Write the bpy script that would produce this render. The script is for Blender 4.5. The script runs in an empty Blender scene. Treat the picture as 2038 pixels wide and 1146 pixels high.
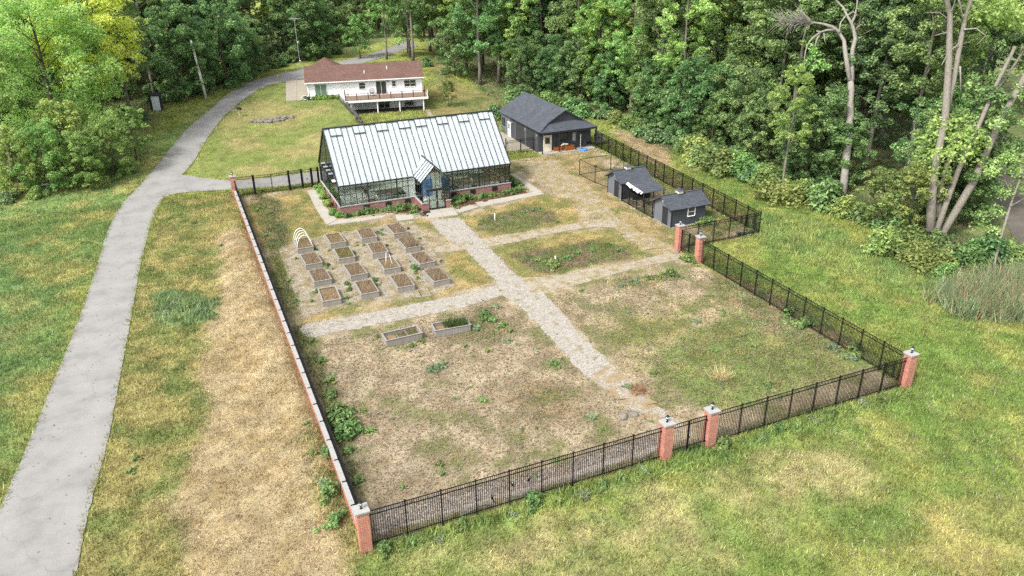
import bpy, math
import numpy as np
from mathutils import Matrix, Vector

R = math.radians
scene = bpy.context.scene
COL = scene.collection

# ------------------------------------------------------------------ camera
F_PX, PITCH, YAW, ROLL = 1575.507, 0.43824, 0.40254, -0.014882
CAM = np.array([-4.842, -29.934, 27.634])
FW = np.array([math.sin(YAW)*math.cos(PITCH), math.cos(YAW)*math.cos(PITCH), -math.sin(PITCH)])
_rt = np.array([math.cos(YAW), -math.sin(YAW), 0.0]); _up = np.cross(_rt, FW)
RT = math.cos(ROLL)*_rt + math.sin(ROLL)*_up
UP = -math.sin(ROLL)*_rt + math.cos(ROLL)*_up
cd = bpy.data.cameras.new("camera"); cam = bpy.data.objects.new("camera", cd); COL.objects.link(cam)
cd.sensor_width = 36.0; cd.lens = F_PX/2038*36.0; cd.clip_start = 0.5; cd.clip_end = 6000
cam.matrix_world = Matrix(((RT[0], UP[0], -FW[0], CAM[0]), (RT[1], UP[1], -FW[1], CAM[1]),
                           (RT[2], UP[2], -FW[2], CAM[2]), (0, 0, 0, 1)))
scene.camera = cam
# ------------------------------------------------------------------ world, sun, exposure
SUN_EL, SUN_AZ = 50.0, 247.0        # azimuth clockwise from +Y: light comes from the left and a little from the front
w = bpy.data.worlds.new("World"); scene.world = w; w.use_nodes = True
nt = w.node_tree; bgn = nt.nodes["Background"]
sky = nt.nodes.new("ShaderNodeTexSky"); sky.sky_type = 'NISHITA'; sky.sun_disc = False
sky.sun_elevation = R(SUN_EL); sky.sun_rotation = R(SUN_AZ); sky.dust_density = 4.0; sky.air_density = 1.2; sky.ozone_density = 1.0
hs = nt.nodes.new("ShaderNodeHueSaturation"); hs.inputs["Saturation"].default_value = 0.18
nt.links.new(sky.outputs[0], hs.inputs["Color"]); nt.links.new(hs.outputs[0], bgn.inputs[0])
bgn.inputs[1].default_value = 0.15
sl = bpy.data.lights.new("sun", 'SUN'); so = bpy.data.objects.new("sun", sl); COL.objects.link(so)
sl.energy = 2.0; sl.angle = R(9.0); sl.color = (1.0, 0.95, 0.87)
_az, _el = R(SUN_AZ), R(SUN_EL)
sdir = Vector((math.sin(_az)*math.cos(_el), math.cos(_az)*math.cos(_el), math.sin(_el)))
so.rotation_euler = sdir.to_track_quat('Z', 'Y').to_euler(); so.location = (-60, -40, 90)
scene.view_settings.view_transform = 'Standard'; scene.view_settings.look = 'None'
scene.view_settings.gamma = 1.0; scene.view_settings.exposure = 1.3
scene.view_settings.use_curve_mapping = False
scene.cycles.use_denoising = False; scene.cycles.sample_clamp_indirect = 3.0
scene.cycles.max_bounces = 10; scene.cycles.transparent_max_bounces = 24; scene.cycles.diffuse_bounces = 6

# ------------------------------------------------------------------ numeric helpers
def sstep(a, b, x):
    t = np.clip((np.asarray(x, float)-a)/(b-a), 0, 1); return t*t*(3-2*t)
_tab = np.random.default_rng(7).random((512, 512))
def vnoise(x, y):
    xi = np.floor(x).astype(int); yi = np.floor(y).astype(int); fx = x-xi; fy = y-yi
    fx = fx*fx*(3-2*fx); fy = fy*fy*(3-2*fy)
    a = _tab[xi % 512, yi % 512]; b = _tab[(xi+1) % 512, yi % 512]; c = _tab[xi % 512, (yi+1) % 512]; d = _tab[(xi+1) % 512, (yi+1) % 512]
    return (a*(1-fx)+b*fx)*(1-fy)+(c*(1-fx)+d*fx)*fy
def fbm(x, y, s, o=4, off=0.0):
    v = 0; amp = 0.5; tot = 0; x = np.asarray(x, float)/s+off; y = np.asarray(y, float)/s+off*1.7
    for i in range(o):
        v = v+amp*vnoise(x+i*37.3, y+i*11.9); tot += amp; amp *= .55; x = x*2.03; y = y*2.03
    return v/tot
def hgt(x, y):
    x = np.asarray(x, float); y = np.asarray(y, float)
    wd = 13.0+(0.9-13.0)*sstep(74, 84, y)
    L = 1-np.clip((x-(19.6-wd/2))/wd, 0, 1); L = L*L*(3-2*L)
    L = np.maximum(L, sstep(99, 106, y)*(1-sstep(40, 70, x)))
    h = 2.5*sstep(62, 94, y)*L+0.45*sstep(76, 88, y)*(1-L)*(1-sstep(40, 55, x))
    # the bank against the outer side of the left wall
    h = h+0.55*sstep(-4.5, -0.8, x)*(1-sstep(-0.55, -0.1, x))*sstep(1.5, 9, y)*(1-sstep(50, 56, y))
    h = h+0.10*(fbm(x, y, 9.0, 3)-.5)*(sstep(37, 48, x)+sstep(-0.5, -8, x)*0+sstep(-2, -12, -y)*0)
    return h
def ray(x, y): return (x-1019)/F_PX*RT-(y-573)/F_PX*UP+FW
def px(x, y, lift=0.0):
    d = ray(x, y); t = np.linspace(30, 420, 8000)
    P = CAM[None]+d[None]*t[:, None]; below = P[:, 2] < hgt(P[:, 0], P[:, 1])+lift
    k = int(np.argmax(below)) if below.any() else len(t)-1
    return P[k]
def pz(x, y, z): d = ray(x, y); return CAM+d*((z-CAM[2])/d[2])
def pX(x, y, X): d = ray(x, y); return CAM+d*((X-CAM[0])/d[0])
def pY(x, y, Y): d = ray(x, y); return CAM+d*((Y-CAM[1])/d[1])
def pD(x, y, depth): return CAM+ray(x, y)*depth          # at a given view depth
def depth_of(P): return float((np.asarray(P)-CAM)@FW)
def project(P):
    d = P-CAM; z = d@FW
    return 1019+F_PX*(d@RT)/z, 573-F_PX*(d@UP)/z
def lin(c, k=1.0):
    c = np.asarray(c, float)/255
    return np.where(c <= .04045, c/12.92, ((c+.055)/1.055)**2.4)/k
ALB = 2.9                                               # photographed brightness over base colour
def C(r, g, b, k=ALB): return tuple(lin((r, g, b), k))+(1.0,)

# ------------------------------------------------------------------ materials
MATS = {}
class N:
    def __init__(s, name):
        s.m = bpy.data.materials.new(name); s.m.use_nodes = True; s.t = s.m.node_tree; s.p = s.t.nodes["Principled BSDF"]; s.out = s.t.nodes["Material Output"]
        MATS[name] = s.m
    def n(s, kind, **kw):
        q = s.t.nodes.new("ShaderNode"+kind)
        for k, v in kw.items():
            if k in q.inputs: q.inputs[k].default_value = v
            else: setattr(q, k, v)
        return q
    def l(s, a, b): s.t.links.new(a, b)
    def coord(s, scale=1.0, kind="Object"):
        tc = s.n("TexCoord"); mp = s.n("Mapping"); mp.inputs["Scale"].default_value = (scale,)*3 if not isinstance(scale, tuple) else scale
        s.l(tc.outputs[kind], mp.inputs[0]); return mp.outputs[0]
    def noise(s, vec, scale, detail=4, rough=.6):
        q = s.n("TexNoise"); q.inputs["Scale"].default_value = scale; q.inputs["Detail"].default_value = detail; q.inputs["Roughness"].default_value = rough
        s.l(vec, q.inputs["Vector"]); return q.outputs["Fac"]
    def ramp(s, fac, stops):
        q = s.n("ValToRGB"); e = q.color_ramp.elements
        e[0].position, e[0].color = stops[0]; e[1].position, e[1].color = stops[-1]
        for p, c in stops[1:-1]:
            k = e.new(p); k.color = c
        s.l(fac, q.inputs[0]); return q.outputs[0]
    def mix(s, fac, a, b, blend='MIX'):
        q = s.n("Mix"); q.data_type = 'RGBA'; q.blend_type = blend
        for v, i in ((fac, 0), (a, 6), (b, 7)):
            if hasattr(v, "is_output"): s.l(v, q.inputs[i])
            else: q.inputs[i].default_value = v
        return q.outputs[2]
    def bump(s, h, strength=.4, dist=.02):
        q = s.n("Bump"); q.inputs["Strength"].default_value = strength; q.inputs["Distance"].default_value = dist
        s.l(h, q.inputs["Height"]); s.l(q.outputs[0], s.p.inputs["Normal"])
    def base(s, c):
        if hasattr(c, "is_output"): s.l(c, s.p.inputs["Base Color"])
        else: s.p.inputs["Base Color"].default_value = c
    def rough(s, r, spec=.3, metal=0.0):
        s.p.inputs["Roughness"].default_value = r; s.p.inputs["Specular IOR Level"].default_value = spec; s.p.inputs["Metallic"].default_value = metal
        return s

def plain(name, col, rough=.6, spec=.3, var=.18, scale=3.0, metal=0.0, bump=0.0):
    q = N(name); v = q.coord(); f = q.noise(v, scale, 5)
    a = tuple(c*(1-var) for c in col[:3])+(1,); b = tuple(min(1, c*(1+var)) for c in col[:3])+(1,)
    q.base(q.ramp(f, [(.3, a), (.7, b)])); q.rough(rough, spec, metal)
    if bump: q.bump(q.noise(v, scale*6, 3), bump, .01)
    return q.m

def brick_mat(name, c1, c2, mortar, sc=1.0):
    q = N(name); tc = q.n("TexCoord"); sp = q.n("SeparateXYZ"); q.l(tc.outputs["Object"], sp.inputs[0])
    ad = q.n("Math"); ad.operation = 'ADD'; q.l(sp.outputs[0], ad.inputs[0]); q.l(sp.outputs[1], ad.inputs[1])
    cb = q.n("CombineXYZ"); q.l(ad.outputs[0], cb.inputs[0]); q.l(sp.outputs[2], cb.inputs[1])
    b = q.n("TexBrick"); q.l(cb.outputs[0], b.inputs["Vector"])
    b.inputs["Color1"].default_value = c1; b.inputs["Color2"].default_value = c2; b.inputs["Mortar"].default_value = mortar
    b.inputs["Scale"].default_value = sc; b.inputs["Brick Width"].default_value = .21; b.inputs["Row Height"].default_value = .075
    b.inputs["Mortar Size"].default_value = .009; b.inputs["Mortar Smooth"].default_value = .1; b.inputs["Bias"].default_value = -.1
    nz = q.noise(tc.outputs["Object"], 2.3, 5)
    q.base(q.mix(1.0, b.outputs["Color"], q.ramp(nz, [(.3, (.78, .78, .78, 1)), (.7, (1.12, 1.1, 1.08, 1))]), 'MULTIPLY'))
    iv = q.n("Math"); iv.operation = 'SUBTRACT'; iv.inputs[0].default_value = 1; q.l(b.outputs["Fac"], iv.inputs[1])
    q.bump(iv.outputs[0], .6, .012); q.rough(.85, .2); return q.m

def shingle_mat(name, c1, c2):
    q = N(name); v = q.coord(); f = q.noise(v, 9.0, 5, .7); g = q.noise(v, .7, 3)
    tc = q.n("TexCoord"); sp = q.n("SeparateXYZ"); q.l(tc.outputs["Object"], sp.inputs[0])
    ad = q.n("Math"); ad.operation = 'ADD'; q.l(sp.outputs[0], ad.inputs[0]); q.l(sp.outputs[1], ad.inputs[1])
    cb = q.n("CombineXYZ"); q.l(ad.outputs[0], cb.inputs[0]); q.l(sp.outputs[2], cb.inputs[1])
    b = q.n("TexBrick"); q.l(cb.outputs[0], b.inputs["Vector"]); b.inputs["Scale"].default_value = 1.0
    b.inputs["Brick Width"].default_value = .33; b.inputs["Row Height"].default_value = .07; b.inputs["Mortar Size"].default_value = .006
    b.inputs["Color1"].default_value = (.75, .75, .75, 1); b.inputs["Color2"].default_value = (1.2, 1.2, 1.2, 1); b.inputs["Mortar"].default_value = (.55, .55, .55, 1)
    c = q.ramp(f, [(.32, c1), (.68, c2)]); c = q.mix(.75, c, b.outputs["Color"], 'MULTIPLY')
    c = q.mix(1.0, c, q.ramp(g, [(.3, (.88, .88, .88, 1)), (.7, (1.1, 1.1, 1.1, 1))]), 'MULTIPLY')
    q.base(c); q.bump(f, .5, .02); q.rough(.9, .15); return q.m

def siding_mat(name, col, pitch=.13):
    q = N(name); tc = q.n("TexCoord"); sp = q.n("SeparateXYZ"); q.l(tc.outputs["Object"], sp.inputs[0])
    m = q.n("Math"); m.operation = 'MULTIPLY'; m.inputs[1].default_value = 1/pitch; q.l(sp.outputs[2], m.inputs[0])
    fr = q.n("Math"); fr.operation = 'FRACT'; q.l(m.outputs[0], fr.inputs[0])
    nz = q.noise(tc.outputs["Object"], 1.2, 5)
    q.base(q.ramp(nz, [(.25, tuple(c*.86 for c in col[:3])+(1,)), (.75, tuple(min(1, c*1.06) for c in col[:3])+(1,))]))
    q.bump(fr.outputs[0], .8, .02); q.rough(.7, .25); return q.m

def leaf_mat(name, dark, mid, light, trans=.35, hue=.04, val=.35):
    q = N(name); at = q.n("Attribute"); at.attribute_name = "tint"
    c = q.ramp(at.outputs["Fac"], [(0, dark), (.5, mid), (1, light)])
    oi = q.n("ObjectInfo"); h = q.n("HueSaturation"); q.l(c, h.inputs["Color"])
    mr = q.n("MapRange"); q.l(oi.outputs["Random"], mr.inputs[0]); mr.inputs[3].default_value = .5-hue; mr.inputs[4].default_value = .5+hue*.4
    q.l(mr.outputs[0], h.inputs["Hue"])
    wn = q.n("TexWhiteNoise"); wn.noise_dimensions = '1D'; q.l(oi.outputs["Random"], wn.inputs["W"])
    mv = q.n("MapRange"); q.l(wn.outputs["Value"], mv.inputs[0]); mv.inputs[3].default_value = 1-val*.6; mv.inputs[4].default_value = 1+val*.6
    q.l(mv.outputs[0], h.inputs["Value"])
    q.l(h.outputs[0], q.p.inputs["Base Color"]); q.rough(.55, .25)
    tr = q.n("BsdfTranslucent"); hb = q.n("HueSaturation"); hb.inputs["Value"].default_value = 1.5; hb.inputs["Saturation"].default_value = 1.1
    q.l(h.outputs[0], hb.inputs["Color"]); q.l(hb.outputs[0], tr.inputs[0])
    ms = q.n("MixShader"); ms.inputs[0].default_value = trans
    q.l(q.p.outputs[0], ms.inputs[1]); q.l(tr.outputs[0], ms.inputs[2]); q.l(ms.outputs[0], q.out.inputs[0]); return q.m

def grass_mat(name, trans=.45):
    q = N(name); at = q.n("Attribute"); at.attribute_name = "Col"
    q.l(at.outputs["Color"], q.p.inputs["Base Color"]); q.rough(.7, .15)
    tr = q.n("BsdfTranslucent"); q.l(at.outputs["Color"], tr.inputs[0]); ms = q.n("MixShader"); ms.inputs[0].default_value = trans
    q.l(q.p.outputs[0], ms.inputs[1]); q.l(tr.outputs[0], ms.inputs[2]); q.l(ms.outputs[0], q.out.inputs[0]); return q.m

def ground_mat():
    q = N("ground"); at = q.n("Attribute"); at.attribute_name = "Col"; v = q.coord(1.0)
    f1 = q.noise(v, 3.2, 6, .75); f2 = q.noise(v, 14.0, 4, .7); f3 = q.noise(v, .45, 4)
    c = q.mix(1.0, at.outputs["Color"], q.ramp(f1, [(.28, (.64, .66, .6, 1)), (.5, (1, 1, 1, 1)), (.72, (1.36, 1.34, 1.3, 1))]), 'MULTIPLY')
    c = q.mix(1.0, c, q.ramp(f2, [(.3, (.6, .62, .56, 1)), (.7, (1.4, 1.38, 1.34, 1))]), 'MULTIPLY')
    c = q.mix(1.0, c, q.ramp(f3, [(.3, (.9, .92, .88, 1)), (.7, (1.1, 1.08, 1.06, 1))]), 'MULTIPLY')
    q.base(c); ad = q.n("Math"); ad.operation = 'ADD'; q.l(f1, ad.inputs[0]); q.l(f2, ad.inputs[1]); q.bump(ad.outputs[0], .9, .12); q.rough(.95, .1); return q.m

def asphalt_mat(name, c1, c2, leafy=0.0):
    q = N(name); v = q.coord(); f = q.noise(v, 30, 4, .8); g = q.noise(v, .5, 5); vo = q.n("TexVoronoi"); vo.inputs["Scale"].default_value = 55; q.l(v, vo.inputs["Vector"])
    c = q.ramp(f, [(.3, c1), (.7, c2)]); c = q.mix(1.0, c, q.ramp(g, [(.3, (.78, .78, .79, 1)), (.5, (1, 1, 1, 1)), (.7, (1.12, 1.11, 1.09, 1))]), 'MULTIPLY')
    w_ = q.n("TexVoronoi"); w_.feature = 'DISTANCE_TO_EDGE'; w_.inputs["Scale"].default_value = .13
    nz = q.n("TexNoise"); nz.inputs["Scale"].default_value = 1.2; q.l(v, nz.inputs["Vector"])
    vm = q.n("VectorMath"); vm.operation = 'ADD'; q.l(v, vm.inputs[0]); q.l(nz.outputs["Color"], vm.inputs[1]); q.l(vm.outputs[0], w_.inputs["Vector"])
    cr = q.ramp(w_.outputs["Distance"], [(.0, (.5, .5, .5, 1)), (.006, (1, 1, 1, 1))]); c = q.mix(.3, c, cr, 'MULTIPLY')
    q.base(c); q.bump(f, .5, .01); q.rough(.9, .2); return q.m

def gravel_mat(name, stone1, stone2, weed, thr=.55):
    q = N(name); v = q.coord(); vo = q.n("TexVoronoi"); vo.inputs["Scale"].default_value = 9.0; q.l(v, vo.inputs["Vector"])
    f = q.noise(v, 16, 4, .75); g = q.noise(v, 1.1, 6, .72)
    c = q.ramp(f, [(.3, stone1), (.68, stone2)])
    sv = q.n("SeparateColor"); q.l(vo.outputs["Color"], sv.inputs[0])
    c = q.mix(1.0, c, q.ramp(sv.outputs[0], [(0, (.72, .7, .68, 1)), (1, (1.15, 1.15, 1.15, 1))]), 'MULTIPLY')
    c = q.mix(q.ramp(g, [(thr, (0, 0, 0, 1)), (thr+.1, (1, 1, 1, 1))]), c, weed)
    q.base(c); q.bump(vo.outputs["Distance"], .7, .04); q.rough(.95, .1); return q.m

def glass_mat(name, tint, refl=.12):
    q = N(name); tr = q.n("BsdfTransparent"); tr.inputs[0].default_value = tint
    gl = q.n("BsdfGlossy"); gl.inputs["Roughness"].default_value = .03; gl.inputs[0].default_value = (.9, .95, 1, 1)
    fr = q.n("Fresnel"); fr.inputs[0].default_value = 1.45
    ad = q.n("Math"); ad.operation = 'ADD'; ad.inputs[1].default_value = refl; q.l(fr.outputs[0], ad.inputs[0]); ad.use_clamp = True
    ms = q.n("MixShader"); q.l(ad.outputs[0], ms.inputs[0]); q.l(tr.outputs[0], ms.inputs[1]); q.l(gl.outputs[0], ms.inputs[2]); q.l(ms.outputs[0], q.out.inputs[0]); return q.m

def poly_mat():
    q = N("roof_glazing"); v = q.coord(); f = q.noise(v, 2.0, 5)
    c = q.ramp(f, [(.3, (.50, .545, .58, 1)), (.7, (.58, .615, .64, 1))]); q.base(c); q.rough(.28, .6)
    tr = q.n("BsdfTranslucent"); tr.inputs[0].default_value = (.9, .93, .93, 1); ms = q.n("MixShader"); ms.inputs[0].default_value = .6
    q.l(q.p.outputs[0], ms.inputs[1]); q.l(tr.outputs[0], ms.inputs[2]); q.l(ms.outputs[0], q.out.inputs[0]); return q.m

def bark_mat(name, c1, c2):
    q = N(name); v = q.coord((2.5, 2.5, .5)); f = q.noise(v, 3.5, 6, .7); q.base(q.ramp(f, [(.3, c1), (.7, c2)])); q.bump(f, .9, .06); q.rough(.95, .1); return q.m

M_GROUND = ground_mat()
M_ASPHALT = asphalt_mat("asphalt", C(172, 171, 169), C(219, 217, 214))
M_ASPHALT_D = asphalt_mat("dark_tarmac_lane", C(132, 124, 116), C(168, 158, 148))  # lane surface in a darker, browner grey than the driveway
M_GRAVEL = gravel_mat("gravel", C(196, 190, 178), C(246, 240, 230), C(180, 168, 120), .555)
M_GRAVEL_W = gravel_mat("weedy_gravel", C(200, 188, 164), C(244, 234, 214), C(192, 172, 122), .50)
M_CONC = plain("concrete", C(228, 221, 208), .85, .2, .1, 1.2, bump=.3)
M_CONC_D = plain("old_concrete", C(216, 207, 188), .9, .15, .12, .8, bump=.3)
M_CAP = plain("limestone_cap", C(226, 227, 224), .8, .2, .1, 5, bump=.3)
M_BRICK = brick_mat("red_brick", C(226, 132, 108, 2.0), C(204, 108, 86, 2.0), C(244, 218, 202, 2.0))
M_BRICK_G = brick_mat("mottled_brick", C(190, 112, 100, 2.2), C(146, 96, 96, 2.2), C(216, 192, 186, 2.2))
M_IRON = plain("black_iron", (.006, .006, .008, 1), .5, .25, .2, 4)
M_FRAME = plain("dark_green_black_frame", (.014, .017, .018, 1), .4, .45, .2, 4)
M_POLY = poly_mat()
M_GLASS = glass_mat("clear_glass", (.86, .9, .86, 1), .05)
M_WINDOW = plain("window_glass", (.03, .035, .035, 1), .08, .8, .3, 2)
M_CURTAIN = plain("curtained_glass", C(150, 186, 160), .25, .5, .12, 3)
M_WHITE = plain("white_paint", (.62, .63, .64, 1), .6, .3, .05, 2)
M_SIDING_W = siding_mat("white_siding", (.76, .78, .80, 1), .11)
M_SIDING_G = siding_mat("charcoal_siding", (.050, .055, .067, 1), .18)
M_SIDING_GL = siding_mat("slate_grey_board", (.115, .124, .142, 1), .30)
M_ROOF_B = shingle_mat("brown_shingle", (.075, .041, .033, 1), (.150, .092, .076, 1))
M_ROOF_G = shingle_mat("grey_shingle", (.032, .037, .046, 1), (.080, .089, .106, 1))
M_GDOOR = plain("black_garage_door", (.03, .031, .034, 1), .6, .3, .15, 2)
M_TRIM_D = plain("black_trim", (.018, .019, .022, 1), .6, .3, .15, 2)
M_CREAM = plain("cream_paint", (.62, .57, .46, 1), .7, .3, .1, 2)
M_WOOD_GR = plain("weathered_wood", C(206, 200, 192), .9, .15, .18, 6, bump=.5)
M_WOOD_BR = plain("brown_stained_wood", C(140, 78, 48), .8, .2, .15, 5)
M_DECK = plain("tan_decking", C(176, 150, 128), .8, .2, .12, 4)
M_SOIL = plain("dry_soil", C(190, 162, 130), .98, .05, .3, 6, bump=.8)
M_SOIL_D = plain("dark_mulch", C(120, 92, 70), .98, .05, .35, 6, bump=.8)
M_STONE = plain("field_stone", C(176, 170, 158), .9, .15, .3, 3, bump=.6)
M_STONE_D = plain("dark_stone", C(118, 116, 114), .9, .15, .3, 3, bump=.6)
M_POLE = plain("grey_pole_wood", (.55, .53, .49, 1), .9, .1, .15, 2)
M_STEEL = plain("galvanised_steel", (.42, .44, .46, 1), .45, .5, .15, 3, metal=.6)
M_BLUE = plain("blue_plastic", (.03, .22, .62, 1), .45, .4, .1, 2)
M_ORANGE = plain("orange_crate", C(214, 128, 58), .6, .3, .15, 3)
M_TRAY = plain("dark_tray", (.035, .04, .038, 1), .7, .3, .25, 6)
M_TERRA = plain("terracotta", C(196, 130, 80), .8, .2, .2, 4)
M_PVC = plain("white_pvc", (.8, .8, .78, 1), .4, .4, .05, 2)
M_RUBBER = plain("black_rubber", (.015, .015, .016, 1), .8, .2, .2, 3)
M_YELLOW = plain("yellow_paint", (.65, .42, .04, 1), .5, .3, .1, 3)
M_TARP = plain("torn_white_tarp", (.5, .48, .44, 1), .8, .2, .15, 5)
M_FLOOR = plain("greenhouse_floor", (.72, .73, .66, 1), .9, .15, .12, 1.5)
M_BARK = bark_mat("grey_bark", C(150, 142, 130), C(206, 198, 186))
M_BARK_D = bark_mat("brown_bark", C(104, 94, 80), C(152, 140, 122))
M_DEAD = bark_mat("bleached_dead_wood", C(168, 162, 152), C(232, 226, 216))
LF_MID = leaf_mat("leaves_mid_green", (.055, .108, .042, 1), (.125, .225, .080, 1), (.26, .40, .155, 1))
LF_DARK = leaf_mat("leaves_deep_green", (.045, .092, .042, 1), (.100, .185, .078, 1), (.21, .335, .140, 1))
LF_LIME = leaf_mat("leaves_lime", (.30, .44, .06, 1), (.55, .70, .14, 1), (.72, .80, .26, 1), .4, .02, .2)
LF_OLIVE = leaf_mat("leaves_light_green", (.11, .20, .06, 1), (.24, .38, .115, 1), (.40, .54, .20, 1), .45)
LF_BRIGHT = leaf_mat("leaves_fresh_green", (.17, .30, .09, 1), (.36, .54, .17, 1), (.54, .68, .28, 1), .5, .02, .2)
LF_SHRUB = leaf_mat("shrub_leaves", (.06, .12, .04, 1), (.15, .25, .075, 1), (.28, .40, .14, 1), .4, .06, .5)
LF_YEL = leaf_mat("leaves_yellow_green", (.08, .14, .035, 1), (.19, .28, .07, 1), (.34, .43, .13, 1), .4, .03, .3)
LF_WEED = leaf_mat("weed_leaves", (.06, .12, .04, 1), (.13, .215, .07, 1), (.22, .31, .11, 1), .35)
LF_GREY = leaf_mat("grey_green_weed_leaves", (0.099, 0.143, 0.077, 1), (0.165, 0.220, 0.121, 1), (0.253, 0.308, 0.187, 1), .3)
M_GRASS = grass_mat("grass_blades")

# ------------------------------------------------------------------ object helpers
def link(o, parent=None):
    COL.objects.link(o)
    if parent is not None: o.parent = parent
    return o
def tag(o, label=None, cat=None, group=None, kind=None):
    if label: o["label"] = label
    if cat: o["category"] = cat
    if group: o["group"] = group
    if kind: o["kind"] = kind
    return o
def thing(name, label, cat, loc=(0, 0, 0), rz=0.0, group=None, scale=None):
    o = bpy.data.objects.new(name, None); link(o); o.location = tuple(float(v) for v in loc); o.rotation_euler = (0, 0, rz)
    o.empty_display_size = .2
    if scale is not None: o.scale = (scale,)*3 if not isinstance(scale, tuple) else scale
    return tag(o, label, cat, group)

BOXF = [(0, 3, 2, 1), (4, 5, 6, 7), (0, 1, 5, 4), (1, 2, 6, 5), (2, 3, 7, 6), (3, 0, 4, 7)]
class MB:
    def __init__(s): s.v = []; s.f = []
    def add(s, vs, fs):
        o = len(s.v); s.v += [tuple(float(c) for c in q) for q in vs]; s.f += [tuple(i+o for i in f) for f in fs]; return s
    def box(s, c, d, rz=0.0, taper=1.0):
        x, y, z = d[0]/2, d[1]/2, d[2]/2; P = []
        for k, (sx, sy, sz) in enumerate([(-1, -1, -1), (1, -1, -1), (1, 1, -1), (-1, 1, -1), (-1, -1, 1), (1, -1, 1), (1, 1, 1), (-1, 1, 1)]):
            t = taper if sz > 0 else 1.0; X, Y = sx*x*t, sy*y*t
            P.append((c[0]+X*math.cos(rz)-Y*math.sin(rz), c[1]+X*math.sin(rz)+Y*math.cos(rz), c[2]+sz*z))
        return s.add(P, BOXF)
    def bar(s, a, b, w_, h_, upv=(0, 0, 1)):
        a = Vector(a); b = Vector(b); d = (b-a).normalized(); u = Vector(upv)
        if abs(d.dot(u)) > .98: u = Vector((0, 1, 0))
        sd = d.cross(u).normalized()*w_/2; u2 = sd.cross(d).normalized()*h_/2
        return s.add([a-sd-u2, a+sd-u2, b+sd-u2, b-sd-u2, a-sd+u2, a+sd+u2, b+sd+u2, b-sd+u2], BOXF)
    def slab(s, quad, th):                                # a quad given thickness along its normal
        q = [Vector(p) for p in quad]; n = (q[1]-q[0]).cross(q[-1]-q[0]).normalized()*th
        return s.add([p-n for p in q]+q, BOXF) if len(q) == 4 else s.add([p-n for p in q]+q, [tuple(range(len(q)))[::-1], tuple(range(len(q), 2*len(q)))]+[(i, (i+1) % len(q), len(q)+(i+1) % len(q), len(q)+i) for i in range(len(q))])
    def tube(s, pts, rad, n=7, cap=True):
        pts = [Vector(p) for p in pts]; rings = []; o = len(s.v); prev = None
        for i, p in enumerate(pts):
            d = (pts[min(i+1, len(pts)-1)]-pts[max(i-1, 0)])
            d = d.normalized() if d.length > 1e-6 else Vector((0, 0, 1))
            if prev is None: prev = d.orthogonal().normalized()
            u = (prev-d*prev.dot(d)); u = u.normalized() if u.length > 1e-5 else d.orthogonal().normalized()
            prev = u; v = d.cross(u); r = rad[i] if hasattr(rad, "__len__") else rad
            s.v += [tuple(p+(u*math.cos(2*math.pi*k/n)+v*math.sin(2*math.pi*k/n))*r) for k in range(n)]
        for i in range(len(pts)-1):
            for k in range(n):
                a = o+i*n+k; b = o+i*n+(k+1) % n; s.f.append((a, b, b+n, a+n))
        if cap: s.f.append(tuple(o+k for k in range(n))[::-1]); s.f.append(tuple(o+(len(pts)-1)*n+k for k in range(n)))
        return s
    def lathe(s, prof, c=(0, 0, 0), n=10):
        return s.tube([(c[0], c[1], c[2]+z) for r, z in prof], [max(r, .001) for r, z in prof], n)
    def mesh(s, name, mat, smooth=False):
        m = bpy.data.meshes.new(name); m.from_pydata(s.v, [], s.f); m.materials.append(mat)
        if smooth: m.polygons.foreach_set("use_smooth", [True]*len(m.polygons))
        return m
    def build(s, name, mat, parent=None, smooth=False, loc=None):
        o = bpy.data.objects.new(name, s.mesh(name, mat, smooth)); link(o, parent)
        if loc is not None: o.location = loc
        return o
def put(name, mesh, parent=None, loc=(0, 0, 0), rz=0.0, scale=None, rot=None):
    o = bpy.data.objects.new(name, mesh); link(o, parent); o.location = tuple(float(v) for v in loc); o.rotation_euler = rot if rot else (0, 0, rz)
    if scale is not None: o.scale = (scale,)*3 if not isinstance(scale, tuple) else scale
    return o
_ub = {}
def ub(name, mat, parent, c, d, rz=0.0):                  # a box that shares one unit mesh per material
    if mat.name not in _ub: _ub[mat.name] = MB().box((0, 0, 0), (1, 1, 1)).mesh("unit_"+mat.name, mat)
    return put(name, _ub[mat.name], parent, c, rz, tuple(d))
def np_mesh(name, V, faces_n, mat, attrs=None, smooth=False):
    """V (n,k,3): n separate k-gons; attrs {name: (n,) float or (n,3) colour}"""
    n, k = V.shape[:2]; m = bpy.data.meshes.new(name); m.vertices.add(n*k); m.vertices.foreach_set("co", V.reshape(-1).astype(np.float32))
    m.loops.add(n*k); m.loops.foreach_set("vertex_index", np.arange(n*k, dtype=np.int32))
    m.polygons.add(n); m.polygons.foreach_set("loop_start", np.arange(0, n*k, k, dtype=np.int32))
    try: m.polygons.foreach_set("loop_total", np.full(n, k, dtype=np.int32))
    except Exception: pass
    for an, av in (attrs or {}).items():
        if av.ndim == 1:
            a = m.attributes.new(an, 'FLOAT', 'POINT'); a.data.foreach_set("value", np.repeat(av, k).astype(np.float32))
        else:
            a = m.attributes.new(an, 'FLOAT_COLOR', 'POINT'); c4 = np.ones((n*k, 4), np.float32); c4[:, :3] = np.repeat(av, k, 0); a.data.foreach_set("color", c4.reshape(-1))
    m.materials.append(mat); m.update(calc_edges=True); m.validate(); return m

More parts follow.
